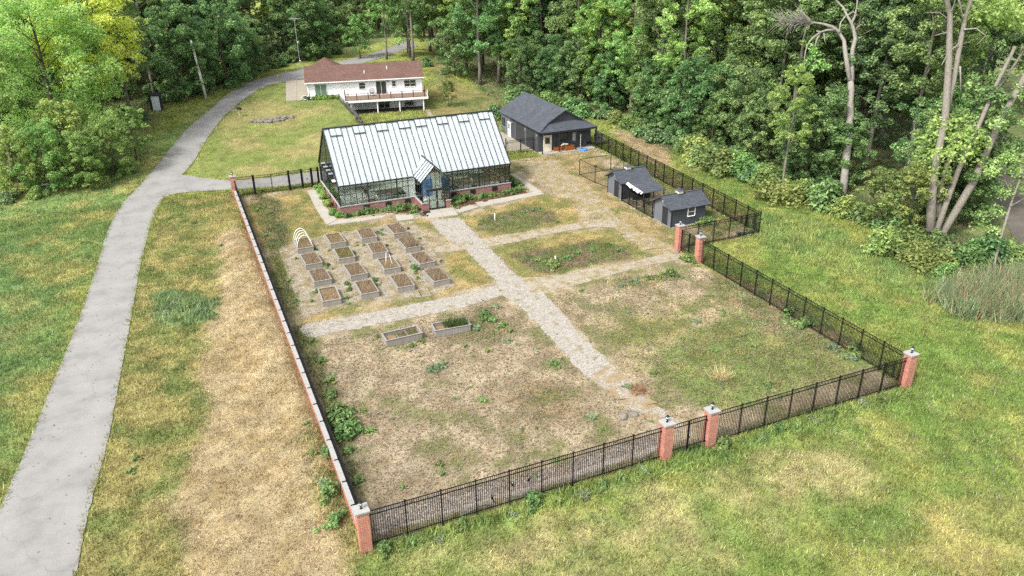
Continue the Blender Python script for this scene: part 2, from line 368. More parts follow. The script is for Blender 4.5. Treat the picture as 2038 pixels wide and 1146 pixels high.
# ================================================================== SETTING: ground, roads, paths
def wpoly(pts): return np.array([px(*p)[:2] for p in pts])
def sdist(P, poly):
    """signed distance (inside positive) of points P (n,2) to polygon"""
    x, y = P[:, 0], P[:, 1]; n = len(poly); dmin = np.full(len(P), 1e9); ins = np.zeros(len(P), bool)
    for i in range(n):
        a = poly[i]; b = poly[(i+1) % n]; e = b-a; t = np.clip(((x-a[0])*e[0]+(y-a[1])*e[1])/(e@e+1e-9), 0, 1)
        dmin = np.minimum(dmin, (x-a[0]-t*e[0])**2+(y-a[1]-t*e[1])**2)
        c = ((a[1] > y) != (b[1] > y)); xc = a[0]+(y-a[1])*(e[0])/(e[1] if abs(e[1]) > 1e-9 else 1e-9); ins ^= c & (x < xc)
    d = np.sqrt(dmin); return np.where(ins, d, -d)
def smooth_line(pts, step):
    pts = np.asarray(pts, float); out = []
    P = np.vstack([2*pts[0]-pts[1], pts, 2*pts[-1]-pts[-2]])
    for i in range(1, len(P)-2):
        p0, p1, p2, p3 = P[i-1:i+3]; m = max(2, int(np.linalg.norm(p2-p1)/step))
        for k in range(m):
            t = k/m; out.append(.5*((2*p1)+(-p0+p2)*t+(2*p0-5*p1+4*p2-p3)*t*t+(-p0+3*p1-3*p2+p3)*t**3))
    out.append(pts[-1]); return np.array(out)
def resample(L, n):
    d = np.r_[0, np.cumsum(np.linalg.norm(np.diff(L, axis=0), axis=1))]; t = np.linspace(0, d[-1], n)
    return np.c_[np.interp(t, d, L[:, 0]), np.interp(t, d, L[:, 1])]
STRIPS = []
def strip(name, left, right, z, mat, label, cat, jit=.05, step=.5, world=False, curve=True, seed=1, block=1.0):
    A = np.asarray(left, float) if world else wpoly(left); B = np.asarray(right, float) if world else wpoly(right)
    if curve: A = smooth_line(A, step); B = smooth_line(B, step)
    ln = max(np.linalg.norm(np.diff(A, axis=0), axis=1).sum(), np.linalg.norm(np.diff(B, axis=0), axis=1).sum()); n = max(4, int(ln/step))
    A = resample(A, n); B = resample(B, n); rg = np.random.default_rng(seed)
    A = A+rg.normal(0, jit, A.shape)*.7; B = B+rg.normal(0, jit, B.shape)*.7
    k = max(3, int(np.linalg.norm(A-B, axis=1).max()/max(step, .8))); V = []; Fc = []
    for i in range(n):
        for j in range(k+1):
            q = A[i]*(1-j/k)+B[i]*(j/k); V.append((q[0], q[1], float(hgt(q[0], q[1]))+z))
    for i in range(n-1):
        for j in range(k): a = i*(k+1)+j; Fc.append((a, a+1, a+k+2, a+k+1))
    m = bpy.data.meshes.new(name); m.from_pydata(V, [], Fc); m.materials.append(mat); o = bpy.data.objects.new(name, m); link(o)
    if m.polygons[0].normal.z < 0: m.flip_normals()
    tag(o, label, cat, kind="structure"); STRIPS.append((np.vstack([A, B[::-1]]), block)); return o

strip("driveway", [(-60, 1110), (0, 1010), (50, 900), (95, 790), (150, 655), (190, 540), (215, 460), (245, 405), (300, 345), (365, 265), (410, 225), (450, 190), (500, 163), (560, 146), (610, 136), (690, 119), (760, 100), (815, 80)],
      [(120, 1260), (152, 1146), (180, 1010), (215, 880), (236, 770), (264, 620), (278, 540), (300, 450), (325, 395), (352, 362), (388, 318), (420, 265), (455, 224), (500, 188), (545, 168), (600, 158), (650, 152), (700, 133), (770, 112), (832, 92)],
      .06, M_ASPHALT, "pale grey asphalt driveway curving from the lower left corner past the white house", "driveway", .03)
strip("side_driveway", [(318, 372), (345, 352), (372, 350), (420, 357), (480, 360), (560, 351), (640, 341)], [(312, 405), (330, 393), (352, 386), (400, 382), (470, 378), (560, 372), (640, 362)],
      .075, M_ASPHALT, "short asphalt spur leading from the driveway to the black double gate", "driveway", .02)
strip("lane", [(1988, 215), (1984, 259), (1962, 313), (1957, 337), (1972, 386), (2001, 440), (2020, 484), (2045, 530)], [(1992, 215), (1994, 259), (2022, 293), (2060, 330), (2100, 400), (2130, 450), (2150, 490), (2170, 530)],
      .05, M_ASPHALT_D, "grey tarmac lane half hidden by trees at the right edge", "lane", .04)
# gravel paths of the garden
strip("gravel_path", [(856, 440), (882, 470), (922, 492), (951, 524), (985, 558), (1003, 588), (1035, 611), (1074, 650), (1119, 698), (1140, 722), (1170, 752)],
      [(914, 433), (957, 474), (974, 491), (1009, 530), (1038, 553), (1080, 583), (1132, 637), (1170, 682), (1196, 706), (1214, 724)], .012, M_GRAVEL, "pale gravel path running from the greenhouse door diagonally through the garden", "path", .13, .3, block=.8)
strip("gravel_path", [(1146, 727), (1200, 775), (1260, 830), (1308, 870)], [(1223, 728), (1270, 772), (1320, 815), (1372, 850)], .007, gravel_mat("broken_gravel", C(200, 188, 168), C(244, 236, 222), C(204, 180, 142), .45), "broken stony patches fading from the path towards the front gate", "path", .25, .3, block=.4)
strip("gravel_path", [(985, 568), (920, 586), (818, 606), (704, 629), (613, 645), (592, 655)], [(1003, 588), (920, 612), (840, 629), (727, 651), (640, 668), (612, 672)], .016, M_GRAVEL, "gravel side path left of the crossing, between raised beds and bare plot", "path", .12, .3, block=.8)
strip("gravel_path", [(1036, 553), (1100, 550), (1164, 537), (1235, 527), (1300, 511), (1350, 503)], [(1060, 583), (1110, 575), (1154, 566), (1232, 543), (1290, 528), (1360, 516)], .016, M_GRAVEL_W, "weedy gravel path from the crossing to the two side gate pillars", "path", .08, .35, block=.8)
strip("gravel_path", [(957, 476), (1030, 464), (1106, 452), (1164, 441), (1215, 436)], [(974, 492), (1040, 479), (1106, 464), (1170, 454), (1232, 452)], .020, M_GRAVEL_W, "narrow weedy gravel path between the two grassy plots", "path", .08, .35, block=.7)
strip("gravel_path", [(866, 490), (895, 487), (924, 482)], [(866, 503), (900, 501), (930, 498)], .020, M_GRAVEL_W, "short stub of gravel path right of the raised beds", "path", .06, .3, block=.7)
strip("gravel_path", [(1030, 322), (1060, 347), (1087, 369), (1132, 395), (1170, 420), (1203, 440), (1240, 468), (1277, 491), (1310, 512)], [(1105, 318), (1135, 345), (1162, 361), (1185, 380), (1222, 424), (1267, 456), (1300, 474), (1338, 492), (1352, 508)], .008, gravel_mat("patchy_track", C(200, 188, 164), C(244, 234, 214), C(202, 182, 130), .44), "wide weedy gravel track from the garage down past the sheds", "path", .25, .35, block=.3)
strip("gravel_bed", [(552, 492), (640, 470), (720, 455), (800, 440), (828, 440)], [(600, 632), (700, 600), (780, 592), (850, 590), (905, 568)], .006, gravel_mat("weathered_gravel", C(196, 186, 164), C(236, 228, 212), C(190, 170, 128), .47), "weed-strewn gravel floor under the grid of raised beds", "gravel", .15, .4, curve=False, block=.05)
strip("gravel_bed", [(742, 1066), (880, 1030), (1050, 980), (1200, 932), (1308, 898)], [(742, 1018), (880, 990), (1050, 948), (1200, 900), (1308, 868)], .006, gravel_mat("stony_strip", C(194, 178, 160), C(244, 236, 226), C(180, 150, 116), .58), "stony strip along the inside of the front fence", "gravel", .25, .4, block=.3)
# concrete
def walk(pts, label, name="sidewalk", mat=M_CONC, z=.03, world=False, th=.14):
    """row of concrete slabs: pts = list of (left, right) pixel pairs; every slab an object of its own"""
    root = thing(name, label, "walkway", (0, 0, 0)); root["kind"] = "structure"; del root["category"]
    Ls = np.array([px(*a)[:2] for a, b in pts]); Rs = np.array([px(*b)[:2] for a, b in pts])
    n = max(1, int(max(np.linalg.norm(np.diff(Ls, axis=0), axis=1).sum(), np.linalg.norm(np.diff(Rs, axis=0), axis=1).sum())/1.5))
    A = resample(Ls, n+1); B = resample(Rs, n+1); STRIPS.append((np.vstack([Ls, Rs[::-1]]), 1.0)); rg = np.random.default_rng(int(abs(Ls[0, 0])*7))
    for i in range(n):
        q = [A[i], A[i+1], B[i+1], B[i]]; c = sum(q)/4; q = [c+(p-c)*.985 for p in q]; dz = rg.uniform(-.012, .012)
        q3 = [(p[0], p[1], float(hgt(*p))+z+dz+(.006 if k in (0, 3) else 0)) for k, p in enumerate(q)]
        nn = (Vector(q3[1])-Vector(q3[0])).cross(Vector(q3[3])-Vector(q3[0]))
        if nn.z < 0: q3 = q3[::-1]
        MB().slab(q3, th).build("slab", mat, root)
    return root
walk([((611, 379), (630, 377)), ((628, 415), (647, 410)), ((650, 448), (671, 438))], "concrete walk along the left side of the greenhouse")
walk([((651, 449), (672, 438)), ((700, 443), (712, 434)), ((760, 434), (770, 428))], "cracked concrete walk in front of the greenhouse's left flower bed")
walk([((790, 440), (786, 428)), ((826, 436), (820, 427))], "short concrete slab beside the left of the entrance pad")
walk([((916, 424), (905, 419)), ((955, 412), (935, 408))], "concrete walk joining the entrance pad to the right flower bed")
walk([((957, 412), (945, 403)), ((1020, 399), (1012, 392)), ((1083, 386), (1062, 382))], "concrete walk edging the greenhouse's right flower bed")
walk([((1083, 386), (1060, 382)), ((1050, 362), (1035, 360)), ((1022, 345), (1014, 346))], "concrete walk along the right side of the greenhouse")
walk([((853, 436), (846, 421)), ((882, 432), (876, 417)), ((912, 428), (902, 413))], "pale concrete entrance pad before the greenhouse doors", th=.16, z=.04)
walk([((569, 202), (569, 161)), ((612, 199), (612, 158))], "buff concrete patio at the left end of the white house", mat=M_CONC_D, z=.06, name="patio")
walk([((1003, 300), (995, 262)), ((1066, 302), (1003, 263))], "pale concrete apron between the greenhouse and the garage doors", mat=M_CONC_D, z=.04, name="apron")

# ---- ground colour zones (base colours of the growth itself)
GX = np.r_[-2500, -1200, -600, -300, -180, -120, np.arange(-90, -42, 4.0), np.arange(-42, 72, .42), np.arange(72, 130, 3.5), 150, 200, 300, 600, 1200, 2500]
GY = np.r_[-1500, -600, -250, -120, -60, -35, np.arange(-22, 66, .42), np.arange(66, 126, .8), np.arange(126, 190, 4.0), 220, 300, 500, 1000, 2500]
gx, gy = np.meshgrid(GX, GY, indexing='ij'); GP = np.c_[gx.ravel(), gy.ravel()]
def zmask(P, poly, soft=.6, amp=1.2, sc=3.0, off=0.0):
    return sstep(-soft, soft, sdist(P, poly)+amp*(fbm(P[:, 0], P[:, 1], sc, 4, off)-.5)*2)
ZONES = []
def zone(pts, ca, cb, h, dens, soft=.6, amp=1.2, sc=3.0, mixs=2.2, world=False, thr=(.35, .65), off=0.0):
    g_ = (1.2+2.6*max(0, h-.07))/ALB
    ca, cb = (lin([v+(255-v)*.16 for v in c_])*g_ for c_ in (ca, cb)); ca, cb = (c_*.95+.05*c_.mean() for c_ in (ca, cb))
    ZONES.append((np.asarray(pts, float) if world else wpoly(pts), ca, cb, h, dens, soft, amp, sc, mixs, thr, off))
GARD = [(0.2, 0.2), (35.1, 0.2), (35.1, 25.2), (44.2, 25.4), (45.5, 60), (37.5, 59), (0.2, 58.9)]
# left meadow / verge / gold strip
zone([(-400, 1600), (-300, 300), (150, 330), (270, 320), (420, 205), (560, 140), (400, 250), (250, 405), (190, 540), (95, 790), (0, 1010), (-100, 1200)], (112, 142, 66), (164, 162, 84), .24, 1.0, 1, 2, 6, 2.6, thr=(.42, .72))
zone([(-80, 480), (0, 470), (60, 560), (80, 640), (20, 760), (-60, 800)], (100, 136, 66), (140, 152, 80), .26, 1.0, 2, 3, 4, 2)
zone([(152, 1160), (180, 1010), (236, 770), (278, 540), (325, 400), (420, 390), (470, 384), (520, 480), (610, 720), (705, 1000), (735, 1100), (730, 1250), (100, 1300)], (116, 132, 58), (168, 158, 88), .22, 1.0, .3, .5, 3, 1.8, thr=(.35, .62))
zone([(455, 440), (520, 470), (560, 580), (610, 720), (680, 930), (700, 1060), (690, 1160), (360, 1200), (350, 1010), (385, 900), (430, 830), (405, 740), (420, 660), (440, 560), (428, 480)], (182, 156, 106), (204, 180, 136), .14, 1.0, .7, 1.6, 4, 1.2, thr=(.3, .6))
zone([(600, 830), (650, 860), (690, 960), (700, 1060), (650, 1060), (620, 960)], (120, 124, 64), (170, 150, 90), .3, 1.0, .8, 1.2, 2.5, 1.2)
zone([(300, 590), (350, 575), (430, 600), (435, 635), (330, 650), (300, 640)], (92, 122, 66), (116, 138, 80), .45, 1.3, .5, .8, 2, 1)
# lawn round the house
zone([(372, 350), (400, 300), (455, 224), (500, 188), (570, 160), (612, 200), (690, 205), (705, 250), (860, 240), (1000, 200), (1010, 260), (1000, 290), (640, 335), (480, 358), (420, 354)], (138, 156, 66), (180, 170, 98), .07, .5, .4, .6, 4, 5, thr=(.38, .68))
zone([(845, 60), (860, 150), (850, 235), (1000, 260), (1010, 190), (900, 150), (880, 60)], (118, 130, 62), (160, 148, 84), .08, .6, 2, 2, 6, 4)
# garden
zone(GARD, (182, 158, 124), (214, 192, 160), .09, .55, .12, .1, 3, 1.0, world=True, thr=(.3, .66))
zone([(0.3, 56), (8.5, 58.5), (8.9, 47.5), (9.0, 44.8), (17, 43.3), (17, 37.5), (15.5, 42), (3, 42.5), (0.3, 43)], (148, 142, 72), (200, 172, 104), .09, .8, .4, .5, 3, 1.6, world=True)
zone([(880, 505), (930, 500), (985, 560), (880, 588), (760, 612), (600, 642), (640, 625), (850, 595), (905, 565)], (176, 158, 84), (212, 180, 112), .10, .8, .3, .4, 3, 1.4)
zone([(920, 435), (1075, 388), (1130, 398), (1165, 440), (960, 475)], (160, 150, 76), (206, 176, 108), .10, .9, .3, .4, 3, 1.6)
zone([(980, 492), (1108, 466), (1210, 455), (1270, 490), (1290, 508), (1160, 536), (1060, 552), (1035, 550)], (150, 148, 74), (200, 172, 104), .10, .9, .3, .4, 3, 1.6)
zone([(950, 435), (1050, 412), (1110, 420), (1120, 440), (1000, 465), (945, 455)], (112, 122, 66), (138, 118, 88), .14, 1.0, .4, .8, 2, 1)
zone([(1020, 505), (1180, 478), (1250, 492), (1255, 515), (1100, 545), (1050, 535)], (98, 116, 60), (128, 104, 78), .16, 1.1, .4, .8, 2, .9)
zone([(1035, 320), (1180, 300), (1230, 400), (1350, 470), (1360, 510), (1300, 510), (1130, 395)], (176, 152, 98), (198, 172, 118), .10, .7, .4, .5, 2, 1)
zone([(1160, 330), (1200, 320), (1235, 365), (1200, 390)], (158, 134, 92), (180, 152, 108), .08, .5, .5, .5, 2, 1)
zone([(1350, 440), (1430, 470), (1505, 440), (1300, 330), (1260, 340), (1330, 400)], (122, 134, 66), (164, 150, 92), .22, 1.0, .4, .6, 3, 1.5)
# bare front plots: green growth
zone([(500, 380), (560, 400), (580, 480), (560, 500), (600, 640), (640, 720), (690, 860), (730, 960), (745, 1010), (700, 990), (640, 800), (560, 600)], (92, 104, 56), (130, 122, 74), .22, 1.3, .5, .9, 2.2, 1.1)
zone([(870, 690), (960, 620), (1040, 640), (1050, 670), (960, 690)], (112, 118, 68), (150, 132, 92), .16, .9, .8, 1.5, 2.2, .9)
zone([(1020, 770), (1110, 760), (1180, 830), (1090, 860), (1000, 830)], (124, 118, 72), (170, 144, 104), .14, .8, 1.2, 2.0, 2.5, 1)
zone([(1180, 640), (1300, 600), (1430, 600), (1500, 650), (1330, 740), (1240, 730)], (150, 156, 84), (206, 184, 140), .11, .8, 1.5, 3.0, 2.5, 1, thr=(.3, .6))
zone([(1250, 640), (1370, 625), (1400, 665), (1260, 690)], (146, 158, 72), (176, 164, 92), .1, .8, .8, 1.3, 2.5, 1)
zone([(1300, 690), (1480, 620), (1560, 600), (1640, 640), (1740, 700), (1760, 730), (1450, 815), (1360, 800), (1290, 740)], (122, 146, 66), (158, 160, 84), .15, 1.0, .8, 1.8, 3, 1.2, thr=(.42, .74))
zone([(1400, 540), (1500, 560), (1700, 690), (1740, 720), (1640, 680), (1520, 660), (1440, 600)], (120, 138, 80), (168, 146, 104), .18, 1.0, .8, 1.5, 2, .9)
zone([(1200, 560), (1330, 545), (1345, 560), (1230, 580)], (132, 138, 88), (160, 144, 100), .25, 1.2, .3, .6, 2, .8)
# outside right and front meadow
zone([(735, 1095), (1000, 1040), (1320, 930), (1430, 890), (1800, 780), (1850, 740), (1812, 690), (1400, 530), (1400, 480), (1520, 470), (1520, 430), (1190, 260), (1300, 280), (1560, 400), (1860, 540), (2200, 560), (2500, 1300), (600, 1400)], (112, 144, 52), (158, 164, 74), .22, 1.0, .4, .6, 5, 2.4, thr=(.35, .72))
zone([(760, 1120), (1000, 1060), (1250, 970), (1500, 900), (1700, 860), (1800, 900), (1700, 1000), (1450, 1040), (1300, 1180), (760, 1200)], (142, 152, 74), (194, 184, 118), .20, 1.0, 2, 3.5, 4, 1.6, thr=(.36, .66))
zone([(1800, 990), (2040, 1010), (2060, 1150), (1900, 1160)], (148, 156, 72), (190, 180, 98), .20, 1.0, 2, 3, 3, 1.6)
zone([(745, 1085), (1000, 1015), (1310, 915), (1420, 888), (1790, 775), (1830, 780), (1700, 830), (1440, 925), (1250, 965), (1000, 1050), (760, 1110)], (92, 126, 48), (124, 146, 60), .40, 1.7, .4, .7, 2, 1.2)
zone([(1480, 420), (1600, 430), (1750, 510), (1850, 560), (1840, 590), (1650, 530), (1520, 490)], (104, 134, 58), (130, 146, 66), .4, 1.2, 1, 1.6, 3, 2)
zone([(1210, 260), (1270, 265), (1345, 310), (1330, 335), (1280, 320)], (176, 152, 112), (196, 168, 124), .12, .6, .6, .9, 2, 1)
# woodland floor
FOREST = [(-300, 300), (-10, 395), (60, 380), (150, 345), (265, 322), (300, 215), (430, 185), (520, 146), (600, 122), (690, 105), (760, 84), (810, 62), (-200, 40)]
zone(FOREST, (92, 112, 56), (112, 112, 66), .35, .8, .6, 1.2, 3, 2)
zone([(-300, 420), (-300, 250), (60, 262), (230, 262), (300, 225), (330, 215), (280, 320), (150, 350), (60, 385)], (104, 126, 62), (128, 130, 70), .34, 1.1, .6, 1.2, 3, 2)
zone([(880, 120), (985, 200), (1190, 235), (1290, 280), (1440, 345), (1560, 400), (1680, 405), (1760, 450), (1840, 515), (1990, 540), (2045, 560), (2600, 640), (2600, 60), (900, 50)], (92, 112, 56), (114, 112, 68), .35, .8, .6, 1.2, 3, 2)
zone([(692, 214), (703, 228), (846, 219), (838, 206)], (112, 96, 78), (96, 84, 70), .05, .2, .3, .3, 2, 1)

def ground_fields(P):
    x, y = P[:, 0], P[:, 1]; n = len(P)
    col = np.tile(lin((146, 164, 88), ALB)*1.6, (n, 1)); h = np.full(n, .28); dn = np.ones(n)
    n0 = fbm(x, y, 2.5, 4, 3.1)[:, None]; col = col*(1-n0)+lin((178, 182, 108), ALB)*1.6*n0
    for poly, ca, cb, hh, dens, soft, amp, sc, mixs, thr, off in ZONES:
        m = zmask(P, poly, soft, amp, sc, off+len(poly)*.7)
        if m.max() <= 0: continue
        f = sstep(thr[0], thr[1], fbm(x, y, mixs, 5, 5.3+len(poly)))[:, None]
        c = ca*(1-f)+cb*f; col = col*(1-m[:, None])+c*m[:, None]; h = h*(1-m)+hh*m; dn = dn*(1-m)+dens*m
    md = fbm(x, y, .8, 3, 21.0)[:, None]; col = col*(.62+.76*md)
    gg = (sdist(P, np.array(GARD)) > 0)[:, None]*sstep(.53, .64, fbm(x, y, 1.7, 4, 33.0))[:, None]*.75
    col = col*(1-gg)+lin((140, 148, 92), ALB)*1.3*gg
    return col, h, dn
gcol, gh, gd = ground_fields(GP)
nxv, nyv = len(GX), len(GY); gz = hgt(gx, gy)
GV = np.c_[gx.ravel(), gy.ravel(), gz.ravel()]
ii, jj = np.meshgrid(np.arange(nxv-1), np.arange(nyv-1), indexing='ij'); a = (ii*nyv+jj).ravel()
GF = np.c_[a, a+nyv, a+nyv+1, a+1].astype(np.int32)
gm = bpy.data.meshes.new("ground"); gm.vertices.add(len(GV)); gm.vertices.foreach_set("co", GV.ravel().astype(np.float32))
gm.loops.add(len(GF)*4); gm.loops.foreach_set("vertex_index", GF.ravel()); gm.polygons.add(len(GF)); gm.polygons.foreach_set("loop_start", np.arange(0, len(GF)*4, 4, dtype=np.int32))
at = gm.attributes.new("Col", 'FLOAT_COLOR', 'POINT'); c4 = np.ones((len(GV), 4), np.float32); c4[:, :3] = gcol; at.data.foreach_set("color", c4.ravel())
gm.materials.append(M_GROUND); gm.update(calc_edges=True); gm.validate(); gm.polygons.foreach_set("use_smooth", [True]*len(gm.polygons))
tag(link(bpy.data.objects.new("ground", gm)), "grassy ground of meadow, lawn and dry garden plots", "ground", kind="structure")

# ---- grass blades as real geometry
FOOT = [np.array([(9.2, 48.1), (28.6, 48.1), (28.6, 58.5), (9.2, 58.5)]), np.array([(17.1, 45.2), (20.7, 45.2), (20.7, 48.3), (17.1, 48.3)]),
        np.array([(37.2, 58.8), (45.7, 58.8), (45.7, 73), (37.2, 73)]), np.array([(37.6, 39.5), (41.2, 39.5), (41.2, 42.7), (37.6, 42.7)]), np.array([(37.6, 30.3), (41.9, 30.3), (41.9, 33.5), (37.6, 33.5)]),
        np.array([(14.9, 95.9), (32.6, 92.4), (34, 99.5), (16.3, 103)])]
def blades(name, P, col, h, nb, label, cat, spread=.16, wid=.05, seed=3, lean=.38, group=None, mat=None):
    rg = np.random.default_rng(seed); n = len(P); B = np.repeat(P, nb, 0); hh = np.repeat(h, nb)*rg.uniform(.55, 1.25, n*nb)
    B = B+np.c_[rg.normal(0, spread, n*nb), rg.normal(0, spread, n*nb)]; z = hgt(B[:, 0], B[:, 1])
    an = rg.uniform(0, 6.283, n*nb); wv = wid*rg.uniform(.6, 1.3, n*nb)*(.6+.8*hh/np.maximum(hh.mean(), .01))**.5; d = np.c_[np.cos(an), np.sin(an)]*wv[:, None]/2
    tl = rg.normal(0, lean, (n*nb, 2))*hh[:, None]
    V = np.zeros((n*nb, 3, 3)); V[:, 0, :2] = B-d; V[:, 1, :2] = B+d; V[:, 0, 2] = V[:, 1, 2] = z-.02; V[:, 2, :2] = B+tl; V[:, 2, 2] = z+hh
    cc = 1.25*np.repeat(col, nb, 0)*rg.choice([.62, .9, 1.1, 1.6], (n*nb, 1))*rg.uniform(.85, 1.15, (n*nb, 1))*np.c_[rg.uniform(.92, 1.1, n*nb), np.ones(n*nb), rg.uniform(.85, 1.1, n*nb)]
    m = np_mesh(name, V, 3, mat or M_GRASS, {"Col": np.clip(cc, 0, .9)}); o = link(bpy.data.objects.new(name, m)); return tag(o, label, cat, group, "stuff")
def scatter(n, x0, x1, y0, y1, seed):
    rg = np.random.default_rng(seed); P = np.c_[rg.uniform(x0, x1, n), rg.uniform(y0, y1, n)]
    u, v = project(np.c_[P, hgt(P[:, 0], P[:, 1])]); dd = (np.c_[P, np.zeros(len(P))]-CAM)@FW
    ok = (u > -60) & (u < 2100) & (v > -20) & (v < 1190) & (dd > 1); P = P[ok]
    keep = np.ones(len(P))
    for poly, bl in STRIPS: keep = np.minimum(keep, np.where(sdist(P, poly) > .05, 1-bl, 1))
    for poly in FOOT: keep = np.minimum(keep, np.where(sdist(P, poly) > -.05, 0, 1))
    return P[rg.random(len(P)) < keep]
rge = np.random.default_rng(44); ed = STRIPS[0][0]; i_ = rge.integers(0, len(ed)-1, 2600); f_ = rge.random((2600, 1)); Pe = ed[i_]*(1-f_)+ed[i_+1]*f_+rge.normal(0, .13, (2600, 2)); Pe = Pe[fbm(Pe[:, 0], Pe[:, 1], 1.6, 3, 2.2) > .42]
blades("edge_grass", Pe, np.where(rge.random((len(Pe), 1)) < .7, lin((140, 160, 84), ALB)*1.5, lin((206, 186, 128), ALB)*1.4), np.full(len(Pe), .16), 6, "grass creeping over the crumbling edges of the driveway", "grass", .1, .05, 45)
lt_ = rge.integers(0, len(ed)//2, 240); fl_ = rge.uniform(.06, .94, (240, 1)); Pl = ed[lt_]*(1-fl_)+ed[::-1][lt_]*fl_; Vl = np.zeros((240, 4, 3)); al = rge.uniform(0, 3.14, 240)
for q_, (dx_, dy_) in enumerate(((-.5, 0), (0, .13), (.5, 0), (0, -.13))): Vl[:, q_, 0] = Pl[:, 0]+(np.cos(al)*dx_-np.sin(al)*dy_)*.16; Vl[:, q_, 1] = Pl[:, 1]+(np.sin(al)*dx_+np.cos(al)*dy_)*.16; Vl[:, q_, 2] = hgt(Pl[:, 0], Pl[:, 1])+.075+.02*(q_ % 2)
tag(link(bpy.data.objects.new("fallen_leaves", np_mesh("fallen_leaves", Vl, 4, M_GRASS, {"Col": np.where(rge.random((240, 1)) < .6, lin((216, 140, 96), ALB), lin((150, 136, 122), ALB))}))), "scattered brown leaves and twigs on the driveway", "leaves", kind="stuff")
inG = np.array(GARD)
P = scatter(150000, -34, 62, -16, 62, 11); c, h, d = ground_fields(P); k = np.random.default_rng(5).random(len(P)) < np.minimum(d, 1); P, c, h = P[k], c[k], h[k]
g = sdist(P, inG) > 0; lft = (~g) & (P[:, 0] < 3) & (P[:, 1] > -3)
blades("meadow_grass", P[lft], c[lft], h[lft], 6, "mixed green and straw grass between driveway and brick wall", "grass", seed=21)
rgt = (~g) & ~lft
blades("field_grass", P[rgt], c[rgt], h[rgt], 7, "yellow green field grass outside the front and right fences", "grass", seed=22)
blades("garden_weeds", P[g], c[g], h[g], 5, "short dry weeds and grass covering the fenced garden", "weeds", seed=23, spread=.2)
P = scatter(60000, -40, 62, 58, 125, 12); c, h, d = ground_fields(P); k = (np.random.default_rng(6).random(len(P)) < np.minimum(d*.8, 1)) & (sdist(P, inG) < 0); P, c, h = P[k], c[k], h[k]
blades("lawn_grass", P, c, h, 5, "sunny lawn grass around the white house and driveway", "grass", seed=24, spread=.25, wid=.08)
# pale seed heads lying over the front field
P = scatter(5200, 5, 60, -16, 14, 13); P = P[(sdist(P, inG) < -1.5)]; P = P[fbm(P[:, 0], P[:, 1], 3.5, 3, 9.9) > .5]
blades("seed_heads", P, np.tile(lin((222, 214, 176), ALB), (len(P), 1)), np.full(len(P), .17), 6, "pale feathery seed heads in the front field grass", "grass", spread=.10, wid=.05, seed=25, lean=.7)
# gravel stones that can be told from the path: loose chips
def chips(name, poly, n, size, ca, cb, label, seed):
    rg = np.random.default_rng(seed); lo, hi = poly.min(0), poly.max(0); P = rg.uniform(lo, hi, (n*3, 2)); P = P[sdist(P, poly) > .05][:n]; n = len(P)
    s = size*rg.uniform(.5, 1.4, n); an = rg.uniform(0, 6.28, n); z = hgt(P[:, 0], P[:, 1])+.02; V = np.zeros((n, 4, 3))
    for q in range(4):
        a_ = an+q*math.pi/2+rg.uniform(-.4, .4, n); V[:, q, 0] = P[:, 0]+np.cos(a_)*s; V[:, q, 1] = P[:, 1]+np.sin(a_)*s; V[:, q, 2] = z+rg.uniform(0, .05, n)
    f = rg.random((n, 1)); cc = lin(ca, ALB)*(1-f)+lin(cb, ALB)*f
    q = np_mesh(name, V, 4, M_GRASS, {"Col": cc}); tag(link(bpy.data.objects.new(name, q)), label, "gravel", kind="stuff")
chips("loose_stones", np.vstack([wpoly([(740, 1062), (1050, 970), (1308, 886), (1308, 860), (1050, 940), (742, 1010)])]), 3800, .045, (200, 176, 156), (255, 248, 240), "loose pale stones along the inside of the front fence", 4)
chips("straw_litter", wpoly([(640, 680), (1010, 595), (1150, 735), (1290, 830), (1300, 860), (750, 1010)]), 9000, .06, (190, 162, 128), (250, 236, 210), "dry stalk litter on the bare front left plot", 5)
chips("straw_litter", wpoly([(1085, 590), (1330, 540), (1420, 540), (1750, 730), (1440, 810), (1340, 840)]), 8000, .06, (186, 164, 122), (250, 234, 204), "dry stalk litter on the bare front right plot", 6)

# ================================================================== GREENHOUSE
GX0, GX1, GY0, GY1, ZB, ZE, ZR = 9.32, 28.46, 48.19, 58.32, .85, 2.98, 7.77
GL, GW = GX1-GX0, GY1-GY0; YM = GW/2
PL, PR, PF = 17.3-GX0, 20.45-GX0, 45.5-GY0; PM = (PL+PR)/2; PRZ = 4.62      # porch, local
gh_ = thing("greenhouse", "large black framed glass greenhouse with white glazed roof and brick base", "greenhouse", (GX0, GY0, 0))
NS = 31; SW = GL/NS
bb = MB(); hB = ZB-.07
for (x0, x1, y0, y1) in [(0, PL, 0, .22), (PR, GL, 0, .22), (0, GL, GW-.22, GW), (0, .22, .22, GW-.22), (GL-.22, GL, .22, GW-.22), (PL, PL+.2, PF+.2, -.002), (PR-.2, PR, PF+.2, -.002), (PL, 18.0-GX0, PF, PF+.2), (19.9-GX0, PR, PF, PF+.2)]:
    bb.box(((x0+x1)/2, (y0+y1)/2, hB/2-.05), (x1-x0, y1-y0, hB+.1))
brick = bb.build("brick_base", M_BRICK_G, gh_)
for (x0, x1, y0, y1) in [(-.05, PL-.05, -.05, .26), (PR+.05, GL+.05, -.05, .26), (-.05, GL+.05, GW-.26, GW+.05), (-.05, .26, .26, GW-.26), (GL-.26, GL+.05, .26, GW-.26), (PL-.05, PL+.24, PF+.24, .26), (PR-.24, PR+.05, PF+.24, .26), (PL-.05, 18.0-GX0, PF-.05, PF+.24), (19.9-GX0, PR+.05, PF-.05, PF+.24)]:
    ub("sill", M_CAP, gh_, ((x0+x1)/2, (y0+y1)/2, ZB-.035), (x1-x0, y1-y0, .07))
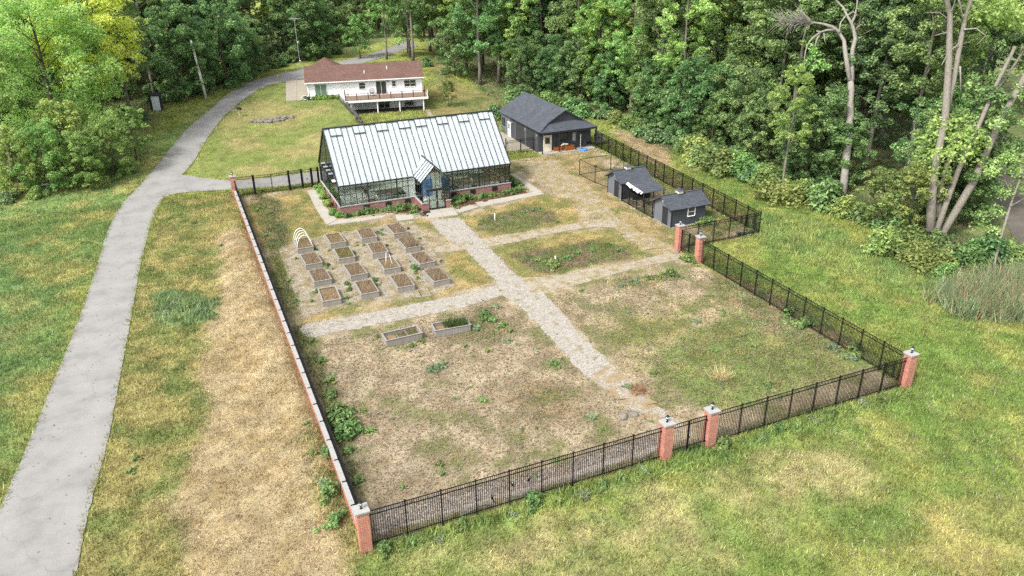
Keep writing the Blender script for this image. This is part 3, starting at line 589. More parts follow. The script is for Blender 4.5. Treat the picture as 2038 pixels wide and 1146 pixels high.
MB().box((GL/2, GW/2, .02), (GL-.44, GW-.44, .08)).box((PM, PF/2+.1, .02), (PR-PL-.4, -PF-.2, .08)).build("floor", M_FLOOR, gh_)
for fx in (2.75, 5.1, 7.2, 12.4, 14.6, 17.2): ub("foundation_vent", M_RUBBER, gh_, (fx, -.005, .42), (.62, .06, .5))
for fy in (2.0, 5.0, 8.0): ub("foundation_vent", M_RUBBER, gh_, (-.005, fy, .42), (.06, .5, .45))
def inporch(x): return PL-.02 < x < PR+.02
fr = lambda n, a, b, w_, h_=None, upv=(0, 0, 1), m=M_FRAME: MB().bar(a, b, w_, h_ or w_, upv).build(n, m, gh_)
yi = .10                                                   # glazing plane inset
mul = MB().box((0, 0, (ZE-ZB)/2), (.045, .07, ZE-ZB)).mesh("mullion", M_FRAME)
post = MB().box((0, 0, (ZE-ZB)/2), (.11, .11, ZE-ZB)).mesh("post", M_FRAME)
for k in range(NS+1):
    x = min(max(k*SW, .06), GL-.06); big = k % 5 == 0 or k == NS
    if not inporch(x): put("post" if big else "mullion", post if big else mul, gh_, (x, yi, ZB))
    put("post" if big else "mullion", post if big else mul, gh_, (x, GW-yi, ZB))
for z in (2.02, 2.62):
    fr("rail", (.05, yi, z), (PL, yi, z), .04); fr("rail", (PR, yi, z), (GL-.05, yi, z), .04); fr("rail", (.05, GW-yi, z), (GL-.05, GW-yi, z), .04)
fr("eave_beam", (-.06, 0, ZE), (PL-.05, 0, ZE), .16, .12); fr("eave_beam", (PR+.05, 0, ZE), (GL+.06, 0, ZE), .16, .12); fr("eave_beam", (-.06, GW, ZE), (GL+.06, GW, ZE), .16, .12)
fr("ridge_beam", (-.06, YM, ZR+.08), (GL+.06, YM, ZR+.08), .26, .14)
sl_ = (ZR-ZE)/YM; nrm = Vector((0, -sl_, 1)).normalized()
for side in (0, 1):
    yf = (lambda y: y) if side == 0 else (lambda y: GW-y); nv = Vector((0, -nrm.y if side else nrm.y, nrm.z))
    def P3(x, y): return Vector((x, yf(y), ZE+sl_*y))
    for k in range(NS+1):
        x = min(max(k*SW, .0), GL); y0 = 0.0
        if side == 0 and PL < x < PR: y0 = max(0, (PRZ-ZE)*(1-abs(x-PM)/(PR-PM))/sl_)
        e = k in (0, NS)
        fr("rafter", P3(x, y0)+nv*.03, P3(x, YM)+nv*.03, .11 if e else .042, .12 if e else .07, nv)
    for k in range(NS):
        xa, xb = k*SW+.03, (k+1)*SW-.03; y0 = .03
        if side == 0 and PL-.3 < (xa+xb)/2 < PR+.3:
            ya = max(0, (PRZ-ZE)*(1-abs(xa-PM)/(PR-PM))/sl_); yb = max(0, (PRZ-ZE)*(1-abs(xb-PM)/(PR-PM))/sl_)
            q = [P3(xa, ya+.03), P3(xb, yb+.03), P3(xb, YM-.05), P3(xa, YM-.05)]
        else: q = [P3(xa, y0), P3(xb, y0), P3(xb, YM-.05), P3(xa, YM-.05)]
        if side: q = q[::-1]
        MB().slab(q, .02).build("roof_pane", M_POLY, gh_)
    for s_ in ([1, 5, 9, 13, 16, 20, 24, 28] if side == 0 else [2, 8, 14, 20, 26]):
        xa, xb, ya, yb = s_*SW+.02, (s_+2)*SW-.02, YM-.72, YM-.06
        lift = nv*.10; q = [P3(xa, ya)+lift*1.3, P3(xb, ya)+lift*1.3, P3(xb, yb)+lift*.9, P3(xa, yb)+lift*.9]
        v = MB(); v.bar(q[0], q[1], .07, .07, nv).bar(q[0], q[3], .04, .05, nv).bar(q[1], q[2], .04, .05, nv).bar((q[0]+q[1])/2, (q[2]+q[3])/2, .035, .05, nv)
        vo = v.build("roof_vent", M_FRAME, gh_); pq = q if side == 0 else q[::-1]
        MB().slab([p+nv*.004 for p in pq], .02).build("vent_pane", M_POLY, vo)
for xs in (0.06, GL-.06):                                  # gable ends
    n = 16
    for k in range(1, n):
        y = GW*k/n; top = ZE+sl_*min(y, GW-y); fr("mullion", (xs, y, ZB), (xs, y, top), .10 if k == 8 else .045, .07)
    for k in range(n):
        ya, yb = GW*k/n+.02, GW*(k+1)/n-.02; f = lambda y: ZE+sl_*min(y, GW-y)-.04
        q = [(xs, ya, ZB), (xs, yb, ZB), (xs, yb, f(yb)), (xs, ya, f(ya))]
        MB().slab(q, .012).build("gable_pane", M_GLASS, gh_)
    for z in (2.0, ZE, 4.6):
        yy = max(0, (z-ZE)/sl_)+.05; fr("rail", (xs, yy, z), (xs, GW-yy, z), .05)
for k in range(NS):
    xa, xb = k*SW+.025, (k+1)*SW-.025
    if not (inporch(xa) or inporch(xb)): MB().slab([(xa, yi, ZB), (xb, yi, ZB), (xb, yi, ZE-.06), (xa, yi, ZE-.06)], .012).build("wall_pane", M_GLASS, gh_)
    MB().slab([(xb, GW-yi, ZB), (xa, GW-yi, ZB), (xa, GW-yi, ZE-.06), (xb, GW-yi, ZE-.06)], .012).build("wall_pane", M_GLASS, gh_)
fr("brace", (.2, yi+.06, 2.55), (2.6, yi+.06, ZB+.05), .04); fr("brace", (GL-.2, yi+.06, 2.55), (GL-2.2, yi+.06, ZB+.05), .04)
# porch
fr("porch_post", (PL+.1, PF+.1, ZB), (PL+.1, PF+.1, ZE), .1); fr("porch_post", (PR-.1, PF+.1, ZB), (PR-.1, PF+.1, ZE), .1)
fr("porch_eave", (PL, PF-.05, ZE), (PL, 0, ZE), .1); fr("porch_eave", (PR, PF-.05, ZE), (PR, 0, ZE), .1)
ps = (PRZ-ZE)/(PM-PL); yb_ = (PRZ-ZE)/sl_
fr("porch_ridge", (PM, PF-.08, PRZ+.05), (PM, yb_, PRZ+.05), .12, .1)
for sgn, xe in ((1, PL), (-1, PR)):
    for k in range(5):
        t = k/4; y = PF-.04+t*(-PF+.04) if k < 4 else 0.0
        fr("porch_rafter", (xe, y, ZE+.03), (PM, y, PRZ+.03), .10 if k in (0,) else .045, .07, (sgn*-ps, 0, 1))
    ys = np.linspace(PF-.02, 0, 5)
    for k in range(4):
        q = [(xe, ys[k]+.03, ZE), (xe, ys[k+1]-.03, ZE), (PM, ys[k+1]-.03, PRZ), (PM, ys[k]+.03, PRZ)]
        MB().slab(q[::-1] if sgn > 0 else q, .02).build("porch_roof_pane", M_POLY, gh_)
    q = [(xe, .02, ZE), (PM, yb_-.02, PRZ), (PM, .02, PRZ)]; MB().slab(q if sgn < 0 else q[::-1], .02).build("porch_roof_pane", M_POLY, gh_)
    for y in np.linspace(PF+.1, 0, 4)[1:3]: fr("mullion", (xe+sgn*.1, y, ZB), (xe+sgn*.1, y, ZE), .045)
    ys = np.linspace(PF+.1, 0, 4)
    for k in range(3): MB().slab([(xe+sgn*.1, ys[k]+.03, ZB), (xe+sgn*.1, ys[k+1]-.03, ZB), (xe+sgn*.1, ys[k+1]-.03, ZE-.05), (xe+sgn*.1, ys[k]+.03, ZE-.05)], .012).build("porch_side_pane", M_GLASS, gh_)
DL, DR, DZ = 18.05-GX0, 19.85-GX0, 2.1
for k, x in enumerate(np.linspace(PL+.1, PR-.1, 7)):
    top = PRZ-ps*abs(x-PM); z0 = DZ+.12 if DL-.03 < x < DR+.03 else ZB
    if k not in (0, 6): fr("mullion", (x, PF+.1, z0), (x, PF+.1, top), .045)
xsq = np.linspace(PL+.1, PR-.1, 7)
for k in range(6):
    xa, xb = xsq[k]+.025, xsq[k+1]-.025; z0 = DZ+.15 if DL-.1 < (xa+xb)/2 < DR+.1 else ZB; f = lambda x: PRZ-ps*abs(x-PM)-.06
    pts = [(xa, PF+.1, z0), (xb, PF+.1, z0), (xb, PF+.1, f(xb)), (xa, PF+.1, f(xa))]; MB().slab(pts, .012).build("porch_front_pane", M_GLASS, gh_)
fr("rail", (PL+.1, PF+.1, 2.55), (PR-.1, PF+.1, 2.55), .035)
for sgn, xe in ((1, PL-.06), (-1, PR+.06)): fr("porch_rake", (xe, PF-.06, ZE), (PM, PF-.06, PRZ+.05), .1, .12)
ub("door_header", M_FRAME, gh_, (PM+.02, PF+.06, DZ+.07), (DR-DL+.2, .14, .16))
for xa, xb, hx in ((DL, (DL+DR)/2-.01, -.1), ((DL+DR)/2+.01, DR, .1)):
    dr = MB().box((xa+.05, 0, DZ/2), (.1, .08, DZ)).box((xb-.05, 0, DZ/2), (.1, .08, DZ)).box(((xa+xb)/2, 0, .08), (xb-xa-.2, .08, .16)).box(((xa+xb)/2, 0, DZ-.06), (xb-xa-.2, .08, .12)).build("door", M_FRAME, gh_, loc=(0, PF+.05, .02))
    MB().slab([(xa+.1, 0, .16), (xb-.1, 0, .16), (xb-.1, 0, DZ-.12), (xa+.1, 0, DZ-.12)], .012).build("door_pane", M_GLASS, dr)
    ub("handle", M_STEEL, dr, ((DL+DR)/2+hx, -.08, 1.0), (.03, .06, .35))
# louvred fans fixed on the left gable
for k, (u, v) in enumerate([(643, 325), (648, 332), (653, 339), (658, 346)]):
    q = pX(u, v, GX0-.25); b = MB().box((0, 0, -.22), (.4, .42, .44)).build("exhaust_fan", M_TRIM_D, gh_, loc=(q[0]-GX0, q[1]-GY0, q[2])); ub("fan_hood", M_STEEL, b, (0, 0, .03), (.44, .46, .05))
q = pX(664, 360, GX0-.2); b = MB().box((0, 0, 0), (.3, .6, .1)).build("wall_light", M_WHITE, gh_, loc=(q[0]-GX0, q[1]-GY0, q[2])); ub("bracket", M_TRIM_D, b, (.05, 0, -.15), (.08, .08, .25))
# contents: planting benches, cabinet, pots
def bench(x, y, lx, ly, label, mat=M_TRAY, top=.78):
    t = thing("planting_bench", label, "bench", (x, y, .06), group="benches in the greenhouse"); ub("bench_top", mat, t, (0, 0, top), (lx, ly, .06))
    for sx in (-1, 1):
        for sy in (-1, 1): ub("leg", M_STEEL, t, (sx*(lx/2-.1), sy*(ly/2-.1), (top-.03)/2), (.05, .05, top-.03))
    n = max(2, int(lx/.6)); my = max(2, int(ly/.4))
    for i in range(n):
        for j in range(my): ub("seed_tray", M_TRAY if mat is M_TRAY else M_WHITE, t, (-lx/2+(i+.5)*lx/n, -ly/2+(j+.5)*ly/my, top+.06), (lx/n-.06, ly/my-.04, .06))
bench(23.2, 50.6, 3.2, 2.6, "dark bench of seed trays just right of the greenhouse porch"); bench(26.2, 51.2, 2.2, 3.4, "dark bench of seed trays near the right end of the greenhouse")
bench(15.3, 50.6, 3.0, 2.2, "dark bench of seed trays left of the greenhouse porch"); bench(10.9, 50.2, 1.9, 2.6, "white topped bench at the left end of the greenhouse", M_WHITE)
bench(12.9, 50.4, 1.3, 2.0, "pale bench with pots second from the left end of the greenhouse", M_WHITE); bench(24.5, 55.6, 4.2, 1.8, "dark bench along the rear right of the greenhouse"); bench(13.5, 55.8, 4.6, 1.8, "dark bench along the rear left of the greenhouse")
t = thing("cabinet", "tall bright blue cabinet standing inside the greenhouse porch", "cabinet", (19.3, 50.2, .06)); ub("body", M_BLUE, t, (0, 0, .98), (1.15, .7, 1.9)); ub("door", M_BLUE, t, (-.28, -.37, .98), (.52, .03, 1.8)); ub("door", M_BLUE, t, (.28, -.37, .98), (.52, .03, 1.8)); ub("handle", M_STEEL, t, (.05, -.4, 1.0), (.03, .03, .2))
def pot(x, y, z, r, mat, label, leafmesh=None):
    t = thing("plant_pot", label, "pot", (x, y, z)); MB().lathe([(r*.7, 0), (r, r*1.5), (r*1.1, r*1.5), (r*1.1, r*1.8), (r*.9, r*1.8), (r*.85, r*1.5)], n=12).build("pot", mat, t, True); return t
pot(12.75, 50.9, .94, .24, M_TERRA, "terracotta pot on the pale greenhouse bench"); pot(13.2, 50.2, .94, .2, M_WHITE, "white pot on the pale greenhouse bench, right of the terracotta one"); pot(12.6, 49.9, .94, .18, M_WHITE, "white pot at the front edge of the pale greenhouse bench")
pot(24.9, 50.4, .06, .38, M_ORANGE, "orange tub between the right greenhouse benches"); pot(16.95, 49.2, .06, .22, M_ORANGE, "small orange tub inside left of the greenhouse porch")

# ================================================================== WALLS, PILLARS, FENCES
PH = 2.47; PWD = .566
shaft_m = MB().box((0, 0, (PH-.14)/2-.1), (PWD, PWD, PH-.14+.2)).mesh("shaft", M_BRICK)
cap_m = MB().box((0, 0, PH-.105), (.64, .64, .07)).box((0, 0, PH-.035), (.70, .70, .07)).mesh("cap", M_CAP)
lamp_m = MB().lathe([(.07, 0), (.07, .03), (.03, .05), (.03, .12), (.06, .16), (.09, .2), (.1, .24)], n=8).lathe([(.12, .36), (.06, .42), (.02, .46), (.02, .5)], n=8).mesh("lamp_body", M_IRON)
glob_m = MB().lathe([(.085, .235), (.1, .28), (.1, .33), (.085, .365)], n=8).mesh("lamp_glass", plain("lamp_glass", (.45, .5, .55, 1), .1, .7, .05, 2))
def pillar(x, y, label):
    t = thing("brick_pillar", label, "pillar", (x, y, 0), group="brick gate and corner pillars"); put("shaft", shaft_m, t); put("cap", cap_m, t)
    l = put("lamp", lamp_m, t, (0, 0, PH)); put("lamp_glass", glob_m, l); return t
XR, XA, XB_, YC, YD, YF = 35.17, 17.03, 20.01, 25.32, 22.26, 58.9
pillar(0, 0, "red brick corner pillar nearest the camera, at the lower left end of the front fence"); pillar(XR, 0, "red brick corner pillar at the right end of the front fence")
pillar(XA, 0, "red brick pillar on the left of the front gate"); pillar(XB_, 0, "red brick pillar on the right of the front gate")
pillar(XR, YC, "red brick side gate pillar nearer the sheds"); pillar(XR, YD, "red brick side gate pillar at the end of the right fence"); pillar(0, YF, "far left red brick pillar beside the asphalt spur")
FH = 2.2
def fence(name, label, a, b, n, endposts=(False, False), pick=16, H=FH, individual=True, z0=0.0, cat="fence", postw=.065, group="black iron fences", gapz=.12):
    a = np.array(a, float); b = np.array(b, float); L = np.linalg.norm(b-a); an = math.atan2(b[1]-a[1], b[0]-a[0])
    t = thing(name, label, cat, (a[0], a[1], z0), an, group); pm = MB().box((0, 0, H/2-.1), (postw, postw, H+.26)).box((0, 0, H+.045), (postw+.025, postw+.025, .035)).mesh("post", M_IRON)
    for k in range(n+1):
        if (k == 0 and not endposts[0]) or (k == n and not endposts[1]): continue
        put("post", pm, t, (k*L/n, 0, 0))
    for z in (H-.02, H-.26, gapz+.12): ub("rail", M_IRON, t, (L/2, 0, z), (L, .042, .042))
    pw = .025; lm = MB().box((0, 0, (H-gapz)/2), (pw, pw, H-gapz-.04)).mesh("picket", M_IRON); sm = MB().box((0, 0, (H-gapz-.09)/2), (pw, pw, H-gapz-.09)).add([(-pw/2, -pw/2, H-gapz-.09), (pw/2, -pw/2, H-gapz-.09), (pw/2, pw/2, H-gapz-.09), (-pw/2, pw/2, H-gapz-.09), (0, 0, H-gapz-.05)], [(0, 1, 4), (1, 2, 4), (2, 3, 4), (3, 0, 4)]).mesh("picket", M_IRON)
    acc = MB()
    for k in range(n):
        for j in range(1, pick):
            x = (k+j/pick)*L/n
            if individual: put("picket", lm if j % 2 else sm, t, (x, 0, gapz))
            else: acc.box((x, 0, (H+gapz)/2-.02), (pw, pw, H-gapz-.04))
    if not individual: acc.build("pickets", M_IRON, t)["kind"] = "stuff"
    return t
hw = PWD/2
fence("picket_fence", "black iron front fence left of the gate, nine panels on the near edge", (hw, 0), (XA-hw, 0), 9)
fence("picket_fence", "black iron front fence right of the gate up to the corner pillar", (XB_+hw, 0), (XR-hw, 0), 8)
fence("picket_fence", "black iron fence along the garden's right side between corner and side gate pillars", (XR, hw), (XR, YD-hw), 12)
fence("picket_fence", "short black iron fence running right from the side gate pillar", (XR+hw, YC), (44.3, 25.45), 5, (False, True), individual=False)
fence("picket_fence", "long black iron fence behind the sheds, along the woodland edge", (44.3, 25.45), (45.75, 60.2), 18, (True, True), individual=False)
fence("picket_fence", "black iron fence panel between the far left pillar and the double gate", (hw, YF), (2.1, YF), 1, (False, True), individual=False, postw=.2)
fence("picket_fence", "black iron fence panel between the double gate and the small gate", (5.92, YF), (7.35, YF), 1, (True, True), 12, individual=False, postw=.2)
fence("picket_fence", "last black iron fence panel against the greenhouse corner", (8.45, YF), (9.2, YF), 1, (True, True), 6, individual=False, postw=.2)
def gate(label, a, b, leaves=2, H=FH-.05, z0=0.0, pick=9, low=True, individual=True):
    a = np.array(a, float); b = np.array(b, float); L = np.linalg.norm(b-a); an = math.atan2(b[1]-a[1], b[0]-a[0])
    t = thing("iron_gate", label, "gate", (a[0], a[1], z0), an); g = .04; lw = (L-g*(leaves+1))/leaves
    for i in range(leaves):
        x0 = g+i*(lw+g); f = MB()
        for x in (x0+.02, x0+lw-.02): f.box((x, 0, H/2+.05), (.05, .05, H-.1))
        for z in (H-.02, H-.26, .42, .14): f.box((x0+lw/2, 0, z), (lw-.06, .04, .04))
        lf = f.build("gate_leaf", M_IRON, t)
        for j in range(1, pick): ub("picket", M_IRON, lf, (x0+lw*j/pick, 0, H/2+.06), (.02, .02, H-.18))
        for z in (.45, H-.3): ub("hinge", M_IRON, lf, (x0-.01 if i == 0 else x0+lw+.01, -.03, z), (.08, .09, .1))
    ub("latch", M_IRON, t, (L/2, -.05, 1.05), (.12, .06, .1)); return t
gate("black iron double gate between the two front pillars", (XA+hw, 0), (XB_-hw, 0))
gate("black iron double gate between the two side pillars near the sheds", (XR, YD+hw), (XR, YC-hw))
gate("black iron double gate across the asphalt spur beside the greenhouse", (2.14, YF), (5.88, YF), pick=15)
gate("small black iron gate beside the greenhouse's left corner", (7.4, YF), (8.4, YF), 1, pick=8)
gate("black mesh double gate between greenhouse and garage", (33.6, 61.2), (37.5, 61.6), 2, 1.9, pick=16)
ub_p = thing("fence_post", "black post between the greenhouse and the mesh gate", "post", (33.4, 61.15, 0)); MB().box((0, 0, 1.05), (.12, .12, 2.3)).box((0, 0, 2.23), (.15, .15, .05)).build("post", M_IRON, ub_p); ub("hinge", M_IRON, ub_p, (.08, 0, 1.6), (.08, .05, .1))
# low brick wall on the left with limestone coping and railing
wl = thing("brick_wall", "long low red brick wall with pale stone coping along the garden's left side", "wall", (0, 0, 0)); WH = .86
wlm = MB()
wlm.box((0, (hw+YF-hw)/2, (WH-.08)/2-.15), (.26, YF-2*hw, WH-.08+.3)).build("brickwork", M_BRICK, wl)
nc = 48; cl = (YF-2*hw)/nc; cpm = MB().box((0, 0, 0), (.32, cl-.012, .08)).mesh("coping_stone", M_CAP); rgw = np.random.default_rng(2)
for k in range(nc): put("coping_stone", cpm, wl, (rgw.uniform(-.008, .008), hw+(k+.5)*cl, WH-.04+rgw.uniform(-.006, .006)))
rl = fence("railing", "low black iron railing standing on the left brick wall's coping", (.1, hw), (.1, YF-hw), 29, (True, True), 14, 1.08, False, WH, "railing", .05, None, .06)
for k in range(29): ub("bracket", M_IRON, rl, ((k+.02)*(YF-2*hw)/29, .12, .02), (.05, .2, .04))

# ================================================================== RAISED BEDS
blade_rng = np.random.default_rng(77)
def weeds_in(name, parent, lx, ly, n, h, cols, z, seed, wid=.03):
    rg = np.random.default_rng(seed); B = np.c_[rg.uniform(-lx/2, lx/2, n), rg.uniform(-ly/2, ly/2, n)]; hh = h*rg.uniform(.4, 1.3, n); an = rg.uniform(0, 6.28, n); d = np.c_[np.cos(an), np.sin(an)]*wid/2
    tl = rg.normal(0, .35, (n, 2))*hh[:, None]; V = np.zeros((n, 3, 3)); V[:, 0, :2] = B-d; V[:, 1, :2] = B+d; V[:, :2, 2] = z; V[:, 2, :2] = B+tl; V[:, 2, 2] = z+hh
    ci = rg.integers(0, len(cols), n); cc = 1.25*np.array([lin(c_, ALB) for c_ in cols])[ci]*rg.uniform(.7, 1.35, (n, 1))
    o = put(name, np_mesh(name, V, 3, M_GRASS, {"Col": cc}), parent); o["kind"] = "stuff"; return o
BW, BL_, BH = 1.45, 2.62, .46
plank_l = MB().box((0, 0, 0), (.045, BL_, .15)).mesh("plank", M_WOOD_GR); plank_s = MB().box((0, 0, 0), (BW-.1, .045, .15)).mesh("plank", M_WOOD_GR)
cap_l = MB().box((0, 0, 0), (.11, BL_+.06, .035)).mesh("top_board", M_WOOD_GR); cap_s = MB().box((0, 0, 0), (BW-.16, .11, .035)).mesh("top_board", M_WOOD_GR)
soil_b = MB().box((0, 0, 0), (BW-.1, BL_-.1, .3)).mesh("soil", M_SOIL)
STRAW = [(216, 192, 160), (198, 172, 142), (236, 218, 188)]; GREENW = [(150, 168, 100), (176, 180, 110), (206, 182, 130)]
rows = ["front row", "second row", "third row", "back row"]; cols_ = ["leftmost", "second from left", "third from left", "rightmost"]
def raised_bed(x, y, rz, label, cols, n, h, seed, mats=None, sc=None):
    t = thing("raised_bed", label, "raised bed", (x, y, 0), rz, "grid of raised beds"); 
    for k in range(3):
        z = .075+k*.15
        for sx in (-1, 1): put("plank", plank_l, t, (sx*(BW/2-.022), 0, z))
        for sy in (-1, 1): put("plank", plank_s, t, (0, sy*(BL_/2-.022), z))
    for sx in (-1, 1): put("top_board", cap_l, t, (sx*(BW/2-.03), 0, BH+.02))
    for sy in (-1, 1): put("top_board", cap_s, t, (0, sy*(BL_/2-.03), BH+.02))
    for sx in (-1, 1):
        for sy in (-1, 1): ub("corner_post", M_WOOD_GR, t, (sx*(BW/2-.08), sy*(BL_/2-.08), .24), (.07, .07, .5))
    put("soil", soil_b, t, (0, 0, BH-.24)); weeds_in("dry_weeds", t, BW-.2, BL_-.2, n, h, cols, BH-.1, seed); return t
rg = np.random.default_rng(9); BED = {}
special = {(0, 3): ("raised bed arched over by four white hoops", GREENW+STRAW, 500, .3), (1, 2): ("raised bed with mixed green and straw growth", GREENW, 600, .4), (2, 1): ("raised bed of sparse weeds with two leaning white sticks", GREENW+STRAW, 420, .3),
           (0, 0): ("raised bed with thin straw and bare soil", STRAW+GREENW[2:], 380, .25), (3, 0): ("raised bed of tall straw with pale leaning stalks", STRAW, 800, .6), (3, 2): ("raised bed overgrown by tall pale stalks", STRAW, 800, .75), (1, 3): ("raised bed of short olive straw", STRAW+GREENW, 500, .28)}
for j in range(4):
    for i in range(4):
        b = special.get((i, j), ("raised bed full of brown dry weeds", STRAW, 720, .45)); x, y = 4.17+3*i, 28.6+4.0*j
        BED[i, j] = raised_bed(x+rg.normal(0, .03), y+rg.normal(0, .04), R(rg.normal(0, 1.5)), b[0]+", "+cols_[i]+" in "+rows[j], b[1], b[2], b[3], 100+i*10+j)
for k in range(4):                                         # hoops of white pipe
    y = 40.6-1.0+k*.62; pts = [(4.17+math.cos(a_)*-.66, y+.03*k, .48+1.15*math.sin(a_)) for a_ in np.linspace(0, math.pi, 13)]
    h_ = MB().tube([(p[0]-4.17, p[1]-y, p[2]-.48) for p in pts], .025, 6).build("hoop", M_PVC, None, True, (4.17, y, .48)); tag(h_, ["white plastic hoop over the back left raised bed, nearest the camera", "second white plastic hoop from the front over the back left bed", "third white plastic hoop from the front over the back left bed", "rearmost white plastic hoop over the back left raised bed"][k], "hoop", "hoops over the bed")
for k, (dx, dy) in enumerate([(-.2, .3), (.25, -.2)]):
    o = MB().tube([(0, 0, 0), (.12-.3*k, .1, 1.0)], .022, 6).build("stick", M_PVC, None, False, (10.17+dx, 32.6+dy, BH-.1)); tag(o, ["white stick leaning right in the sparse raised bed", "white stick leaning left in the sparse raised bed"][k], "stick")
plb = MB().box((0, 0, 0), (2.6, .05, .15)).mesh("plank", M_WOOD_GR); pls = MB().box((0, 0, 0), (.05, 1.2, .15)).mesh("plank", M_WOOD_GR)
for (x, y, lx, ly, rz, lab, cl_, n, h_) in [(7.56, 19.62, 2.6, 1.3, R(2), "wide pale wooden bed with yellow soil and leafy greens on the bare plot", GREENW, 300, .3), (11.24, 19.43, 2.6, 1.3, R(-4), "wide pale wooden bed with rows of tall green plants on the bare plot", [(110, 138, 76), (130, 150, 90)], 600, .7)]:
    t = thing("raised_bed", lab, "raised bed", (x, y, 0), rz, "two wide beds"); 
    for k in range(3):
        z = .09+k*.157
        for s in (-1, 1): put("plank", plb, t, (0, s*.6, z)); put("plank", pls, t, (s*1.325, 0, z))
    for s in (-1, 1): ub("top_board", M_WOOD_GR, t, (0, s*.6, .53), (2.8, .11, .035)); ub("top_board", M_WOOD_GR, t, (s*1.325, 0, .53), (.11, 1.08, .035)); ub("divider", M_WOOD_GR, t, (s*.35, 0, .28), (.04, 1.1, .3))
    ub("soil", M_SOIL, t, (0, 0, .14), (2.55, 1.12, .26)); weeds_in("plants", t, 1.6, 1.0, n, h_, cl_, .26, int(x*10), .06).location = (.35, 0, 0)

# ================================================================== WHITE HOUSE
HA = math.atan2(92.5-95.9, 32.4-14.97); HL = 17.76; HD = 7.2; ZU, ZEV, ZRG, ZLO = 2.65, 5.15, 6.95, .45
hs_ = thing("white_house", "white ranch house with brown shingle roof and raised deck", "house", (14.97, 95.9, 0), HA)
MB().box((HL/2, HD/2, (ZEV+.2)/2), (HL, HD, ZEV-.2)).build("wall", M_SIDING_W, hs_)
OV = .42; sl2 = (ZRG-ZEV)/(HD/2)
def roof_slabs(par, x0, x1, d0, d1, ze, zr, mat, ov, xov, name="roof", axis='x'):
    mid = (d0+d1)/2; s = (zr-ze)/(mid-d0); m = MB()
    def T(x, y, z): return (x, y, z) if axis == 'x' else (y, x, z)
    A = [T(x0-xov, d0-ov, ze-s*ov), T(x1+xov, d0-ov, ze-s*ov), T(x1+xov, mid, zr), T(x0-xov, mid, zr)]; B = [T(x0-xov, mid, zr), T(x1+xov, mid, zr), T(x1+xov, d1+ov, ze-s*ov), T(x0-xov, d1+ov, ze-s*ov)]
    for q in (A, B):
        q = [Vector(p) for p in q]; n = (q[1]-q[0]).cross(q[3]-q[0])
        if n.z < 0: q = q[::-1]
        m.slab(q, .14)
    return m.build(name, mat, par)
rf = roof_slabs(hs_, 0, HL, 0, HD, ZEV+.05, ZRG, M_ROOF_B, OV, .3)
for xs in (.05, HL-.05): MB().add([(xs-.05, 0, ZEV-.15), (xs-.05, HD, ZEV-.15), (xs-.05, HD/2, ZRG-.2), (xs+.05, 0, ZEV-.15), (xs+.05, HD, ZEV-.15), (xs+.05, HD/2, ZRG-.2)], [(0, 2, 1), (3, 4, 5), (0, 1, 4, 3), (1, 2, 5, 4), (2, 0, 3, 5)]).build("gable_wall", M_SIDING_W, hs_)
ub("gutter", M_WHITE, hs_, (HL/2, -OV-.06, ZEV-.17), (HL+.6, .12, .14)); ub("downspout", M_WHITE, hs_, (.15, -.06, 3.6), (.08, .08, 2.4)); ub("downspout", M_WHITE, hs_, (HL-.1, -.06, 3.9), (.08, .08, 2.3))
for xx, yy in ((8.9, 1.2), (12.5, 2.0)): MB().tube([(xx, yy, ZEV+sl2*yy-.05), (xx, yy, ZEV+sl2*yy+.5)], .07, 8).build("vent_pipe", M_WHITE, rf)
# rear wing with hip roof
MB().box((3.0, 9.6, 2.6), (6.2, 4.9, 5.0)).build("wing_wall", M_SIDING_W, hs_)
wing = MB(); e = [(-.5, 6.4, ZEV-.1), (6.6, 6.4, ZEV-.1), (6.6, 12.5, ZEV-.1), (-.5, 12.5, ZEV-.1)]; r0, r1 = (3.0, 8.9, 7.25), (3.0, 10.0, 7.25)
wing.add([*e, r0, r1], [(0, 1, 4), (1, 2, 5, 4), (2, 3, 5), (3, 0, 4, 5), (0, 3, 2, 1)]).build("wing_roof", M_ROOF_B, hs_)
def win(par, x0, x1, z0, z1, y=0, glass=M_WINDOW, frame=M_WHITE, mull=1, name="window", ft=.07, nx=0, ny=-1, cross=0):
    """window in a wall facing -y (or -x when nx=-1: then x0,x1 run along y and y is the wall's x)"""
    def bx(nm, m, p, a, b, c0, c1, off, th):
        cx, cz = (a+b)/2, (c0+c1)/2
        return ub(nm, m, p, (cx, y-off, cz), (b-a, th, c1-c0)) if nx == 0 else ub(nm, m, p, (y-off, cx, cz), (th, b-a, c1-c0))
    f = MB()
    def fb(a, b, c0, c1, off, th):
        cx, cz = (a+b)/2, (c0+c1)/2
        if nx == 0: f.box((cx, y-off, cz), (b-a, th, c1-c0))
        else: f.box((y-off, cx, cz), (th, b-a, c1-c0))
    fb(x0-ft, x0, z0-ft, z1+ft, .03, .08); fb(x1, x1+ft, z0-ft, z1+ft, .03, .08); fb(x0, x1, z1, z1+ft, .03, .08); fb(x0, x1, z0-ft, z0, .04, .11)
    for k in range(1, mull+1): c_ = x0+(x1-x0)*k/(mull+1); fb(c_-.025, c_+.025, z0, z1, .03, .07)
    if cross: fb(x0, x1, (z0+z1)/2-.02, (z0+z1)/2+.02, .025, .06)
    fo = f.build(name, frame, par); bx("pane", glass, fo, x0, x1, z0, z1, .012, .02) if False else None
    n = mull+1
    for k in range(n): bx("pane", glass, fo, x0+(x1-x0)*k/n+.01, x0+(x1-x0)*(k+1)/n-.01, z0, z1, .012, .02)
    return fo
win(hs_, 1.17, 2.88, ZU+.05, ZU+2.0, glass=M_CURTAIN, name="sliding_door")
